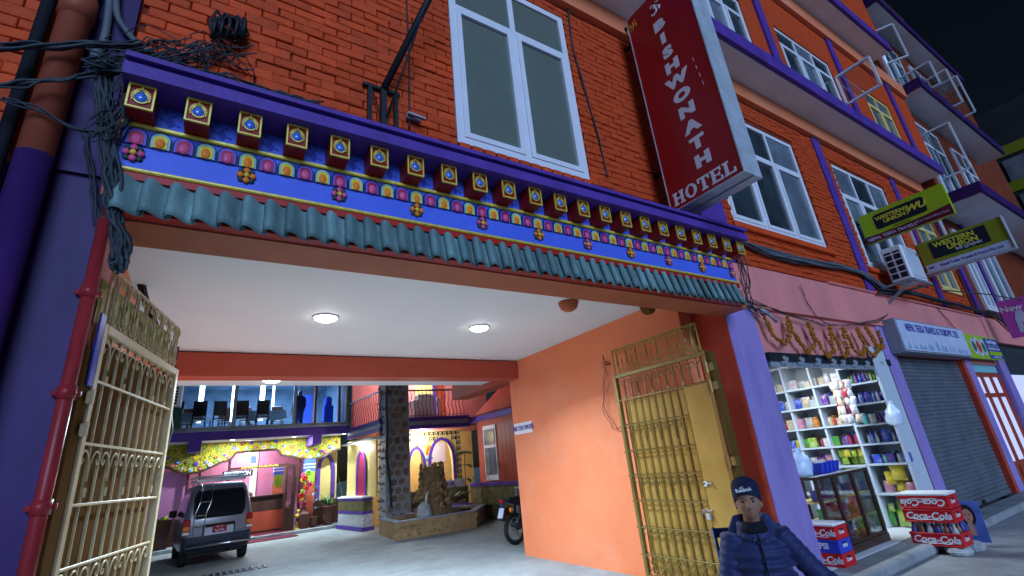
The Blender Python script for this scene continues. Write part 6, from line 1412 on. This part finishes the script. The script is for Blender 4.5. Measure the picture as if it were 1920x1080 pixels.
def hand(b, wrist, d_, side, palm_n, curl_=.9, s=1.):
    """palm with four bent fingers and a thumb leaving its side; d_ finger direction, side = thumb side, palm_n out of the palm"""
    d_ = Vector(d_).normalized(); palm_n = Vector(palm_n); palm_n = (palm_n-d_*palm_n.dot(d_)).normalized(); sd = d_.cross(palm_n)*side; w = Vector(wrist)
    for k in range(5):
        u = (k-2)*.016*s; b.tube([w+sd*u*.6, w+sd*u+d_*.085*s], [.017*s, .015*s], 8)
    for k, L in enumerate((.070, .080, .075, .058)):
        p = w+sd*(.030-.020*k)*s+d_*.085*s; dd_ = d_.copy(); P_2 = [p-d_*.01]; a = 0
        for q, ln in enumerate((.45, .32, .25)):
            a += curl_*(.35+.25*q); v = d_*math.cos(a)+palm_n*math.sin(a); P_2.append(P_2[-1]+v*L*ln*s*1.15)
        b.tube(P_2, [.0095*s, .009*s, .0085*s, .007*s], 8)
    p = w+sd*.032*s+d_*.025*s; b.tube([p, p+(sd*.75+d_*.6+palm_n*.3)*.035*s, p+(sd*.75+d_*1.3+palm_n*.7)*.05*s], [.012*s, .0105*s, .008*s], 8); return b
# seated man on a blue folding chair
hc = aty(1402, 940, 2.42); HS = 1.13
f0 = Vector((-hc.x, -hc.y, .12)).normalized(); fw = Vector((-.72, -.69, 0)).normalized(); rt = Vector((-fw.y, fw.x, 0)); rt = rt if rt.x > 0 else -rt   # rt: towards image right
man = thing('person', 'seated person in navy puffer jacket and knit cap beside the golden gate', 'person', (hc.x, hc.y, 0), group=None)
sh_c = hc-Vector((0, 0, .225))-fw*.05; hip = Vector((hc.x, hc.y, .50))-fw*.10
shR = sh_c+rt*.185-Vector((0, 0, .03)); shL = sh_c-rt*.185-Vector((0, 0, .03))
elL = shL+Vector((0, 0, -.29))-rt*.07+fw*.02; haL = elL+fw*.22+rt*.10+Vector((0, 0, -.03))
elR = shR+rt*.16+Vector((0, 0, -.24))+fw*.02; haR = elR+rt*.20+fw*.10+Vector((0, 0, -.16))
knL = hip+fw*.46-rt*.12+Vector((0, 0, .03)); knR = hip+fw*.44+rt*.24+Vector((0, 0, .03)); anL = knL+Vector((0, 0, -.42))-fw*.05; anR = knR+Vector((0, 0, -.42))-fw*.03+rt*.04
b = B(); hf, hr, hu = head_mesh(b, hc, f0, (.03, 0, 1), HS)
limb(b, [hc-Vector((0, 0, .08)), sh_c+Vector((0, 0, .02))], [.055, .065]); limb(b, [sh_c-Vector((0, 0, .12))-fw*.02, sh_c-Vector((0, 0, .3)), hip], [.10, .12, .13])
limb(b, [shL, elL, haL], [.05, .04, .03]); limb(b, [shR, elR, haR], [.05, .04, .03])
for k_, a_, s_ in ((knL, anL, -1), (knR, anR, 1)): limb(b, [hip+rt*.09*s_, k_, a_, a_+fw*.16-Vector((0, 0, .04))], [.085, .062, .042, .035])
hand(b, haL, (fw*.6+rt*.7).normalized(), 1, (0, 0, -1)); hand(b, haR, (rt*.6+fw*.4+Vector((0, 0, -.6))).normalized(), -1, fw)
figure('body', b, 'skin', man, .0065, 2)
for sd in (-1, 1):
    e = hc+(hr*.032*sd+hf*.079+hu*.004)*HS; ob('eye', B().ball(tuple(e), (.0095, .0095, .0075), 10, 8), 'print_hair', man, True); q = hc+(hr*.032*sd+hf*.0945+hu*.026)*HS; ob('eyebrow', B().bar(q-hr*.016, q+hr*.016, .006, .006), 'print_hair', man)
m_c = hc+(hf*.098-hu*.070)*HS; ob('mouth', B().bar(m_c-hr*.022, m_c+hr*.022, .006, .005), 'print_lips', man)
# jacket
b = B()
T = [(.03, .15, .11), (-.03, .215, .14), (-.08, .235, .155), (-.15, .235, .165), (-.23, .235, .170), (-.31, .24, .175), (-.39, .245, .18), (-.47, .25, .185)]
for dz, wx, wy in T:
    bb = B().ball((0, 0, 0), (wx, wy, .056), 24, 10); bb.xf(Matrix.Translation(sh_c+Vector((0, 0, dz-.05))-fw*.02*(dz/-.47)) @ Matrix((rt, fw, Vector((0, 0, 1)))).transposed().to_4x4()); b.add(bb.v, bb.f)
bb = B().lathe([(.17, -.44), (.165, -.02)], 20, sx=1.18, sy=.8); bb.xf(Matrix.Translation(sh_c-Vector((0, 0, .05))) @ Matrix((rt, fw, Vector((0, 0, 1)))).transposed().to_4x4()); b.add(bb.v, bb.f)
puffs(b, shL+Vector((0, 0, .03))+rt*.03, elL, .092, .080, 6, .8); puffs(b, elL, haL, .080, .058, 5, .8); puffs(b, shR+Vector((0, 0, .03))-rt*.03, elR, .092, .080, 6, .8); puffs(b, elR, haR, .080, .058, 5, .8)
figure('jacket', b, 'jacket', man, .0095, 5)
cl_ = B()
for dz, r_ in ((.03, .115), (.065, .105), (.095, .098)): 
    P_2 = [sh_c+Vector((0, 0, dz-.02))+rt*r_*math.cos(2*PI*i/20)+fw*(r_*.92*math.sin(2*PI*i/20)+.01)-Vector((0, 0, .025*math.sin(2*PI*i/20))) for i in range(21)]; cl_.tube(P_2, .026, 8, False)
figure('collar', cl_, 'jacket', man, .010, 5)
hd = B()                                      # hood lying behind the neck
for k in range(3): P_2 = [sh_c+Vector((0, 0, .03+.035*k))+rt*(.15-.02*k)*math.cos(a)-fw*((.12-.01*k)*math.sin(a)-.02) for a in [PI*i/12 for i in range(13)]]; hd.tube(P_2, .034, 8)
figure('hood', hd, 'jacket', man, .010, 6); ob('zip', B().tube([sh_c+fw*.135+Vector((0, 0, .01)), sh_c+fw*.165+Vector((0, 0, -.22)), sh_c+fw*.17+Vector((0, 0, -.45))], .006, 5), 'cloth_black', man)
for dx, dz in ((-.03, -.02), (.05, -.02), (.11, -.02)): q = sh_c+fw*.150+rt*dx+Vector((0, 0, dz)); ob('stud', B().ball(tuple(q), .006, 6, 4), 'chrome', man)
sc2 = B()
for k in range(3): P_2 = [hc-hu*(.150+.02*k)+hr*.064*math.cos(2*PI*i/18)*(1+.15*k)+hf*(.07*math.sin(2*PI*i/18)*(1+.1*k)+.0) for i in range(19)]; sc2.tube(P_2, .02, 8, False)
figure('scarf', sc2, 'cloth_black', man, .008, 6)
# knit cap: dome following the skull, with a turned-up rim
b = B(); n = 28; V = []
rows = [(-.012, 1.10, 1.06), (.02, 1.13, 1.09), (.05, 1.13, 1.09), (.085, 1.06, 1.02), (.115, .90, .86), (.138, .66, .62), (.152, .36, .34), (.157, .02, .02)]
for z, kx, ky in rows:
    for j in range(n): a = 2*PI*j/n; back = -.06*(1-max(0, math.sin(a)))*(1 if z < .0 else .5) if z < .03 else 0; V.append(hc+(hr*.078*kx*math.cos(a)+hf*(.095*ky*math.sin(a)-.004)+hu*(.047+(z+.012)*.66+back))*HS)
b.add(V, [(i*n+j, i*n+(j+1) % n, (i+1)*n+(j+1) % n, (i+1)*n+j) for i in range(len(rows)-1) for j in range(n)])
cap_ = ob('cap', b, 'cloth_navy', man, True)
F_ = Matrix.Translation(hc+(hf*.1035+hu*.076+hr*.012)*HS) @ Matrix((-hr, hu, hf)).transposed().to_4x4() @ Matrix.Rotation(.12, 4, 'Z')
ob('cap_lettering', text('Reebok', .036, F_, bold=.0008, depth=.003), 'sign_white', cap_); ob('cap_mark', B().prism([(-.03, .018), (.012, .028), (-.008, .02)], 0, .003, F_).prism([(-.03, .012), (0, .018), (-.012, .011)], 0, .003, F_), 'sign_white', cap_)
b = B()
for k_, a_, s_ in ((knL, anL, -1), (knR, anR, 1)): limb(b, [hip+rt*.09*s_, k_, a_+Vector((0, 0, .03))], [.105, .08, .065])
b.ball(tuple(hip), (.17, .16, .11), 16, 10); figure('trousers', b, 'cloth_black', man, .012, 3)
for a_ in (anL, anR): ob('shoe', B().ball(tuple(a_+fw*.08-Vector((0, 0, .03))), (.075, .075, .045), 12, 8).ball(tuple(a_-Vector((0, 0, .01))), (.05, .05, .06), 10, 8), 'rubber', man, True)
# chair
ch = thing('folding_chair', 'blue metal folding chair under the seated person', 'chair', (hip.x, hip.y, 0))
mat('chair_blue', (.03, .045, .14), .35, metal=.3, var=.2); bc = hip-fw*.20
for s in (-1, 1):
    top = bc+rt*.25*s-fw*.09+Vector((0, 0, .48)); low = bc+rt*.25*s+fw*.44; low.z = .0
    ob('leg', B().tube([top, bc+rt*.25*s+Vector((0, 0, -.03)), low], .016, 8), 'chair_blue', ch, True); rear_ = bc+rt*.22*s-fw*.20; rear_.z = 0; ob('leg', B().tube([bc+rt*.22*s+fw*.32+Vector((0, 0, -.06)), rear_], .016, 8), 'chair_blue', ch, True)
ob('seat', B().bar(bc+Vector((0, 0, -.12))+fw*.0, bc+Vector((0, 0, -.11))+fw*.42, .46, .03), 'chair_blue', ch)
for h in (.44, .30): ob('backrest', B().bar(bc-rt*.25-fw*(.08 if h > .4 else .055)+Vector((0, 0, h)), bc+rt*.25-fw*(.08 if h > .4 else .055)+Vector((0, 0, h)), .018, .07), 'chair_blue', ch)
# standing person behind the restaurant glass
def stander(nm, label, x, y, z, H, fdir, mj, mt, grp=None):
    t = thing('person', label, 'person', (x, y, z)); f_ = Vector(fdir).normalized(); r_ = Vector((f_.y, -f_.x, 0)); P = lambda a, c, h: Vector((x, y, z))+r_*a+f_*c+Vector((0, 0, h*H))
    b = B(); head_mesh(b, P(0, .02, .93), f_, (0, 0, 1), H/1.75); limb(b, [P(0, 0, .86), P(0, 0, .82)], [.05, .06]); limb(b, [P(0, 0, .76), P(0, 0, .6), P(0, 0, .5)], [.13, .12, .12])
    for s in (-1, 1): limb(b, [P(.18*s, 0, .80), P(.23*s, .02, .62), P(.22*s, .10, .47)], [.05, .04, .03]); limb(b, [P(.09*s, 0, .5), P(.10*s, .02, .28), P(.10*s, 0, .05), P(.10*s, .14, .02)], [.085, .06, .045, .035]); hand(b, P(.22*s, .10, .46), (0, 0, -1), s, f_)
    figure('body', b, 'skin', t, .012, 2)
    b = B(); limb(b, [P(0, 0, .80), P(0, 0, .68), P(0, 0, .5)], [.15, .165, .17]); limb(b, [P(-.13, 0, .805), P(.13, 0, .805)], [.085, .085])
    for s in (-1, 1): limb(b, [P(.19*s, 0, .80), P(.24*s, .02, .62), P(.225*s, .09, .49)], [.078, .065, .052])
    figure('jacket', b, mj, t, .016, 3); b = B()
    for s in (-1, 1): limb(b, [P(.085*s, 0, .5), P(.10*s, .02, .28), P(.10*s, 0, .04)], [.105, .08, .065])
    figure('trousers', b, mt, t, .016, 3)
    b = B().ball(tuple(P(0, -.005, .955)), (.085*H/1.75, .10*H/1.75, .10*H/1.75), 14, 10); ob('hair', b, 'print_hair', t, True)
stander('p', 'person in dark jacket and blue jeans standing behind the restaurant glass', 3.05, 19.7, 3.5, 1.42, (-.5, .8, 0), 'cloth_navy', 'chair_blue')
stander('p', 'person standing behind the reception counter beyond the van', 1.62, 21.5, .12, 1.62, (.1, -1, 0), 'terracotta', 'cloth_black')
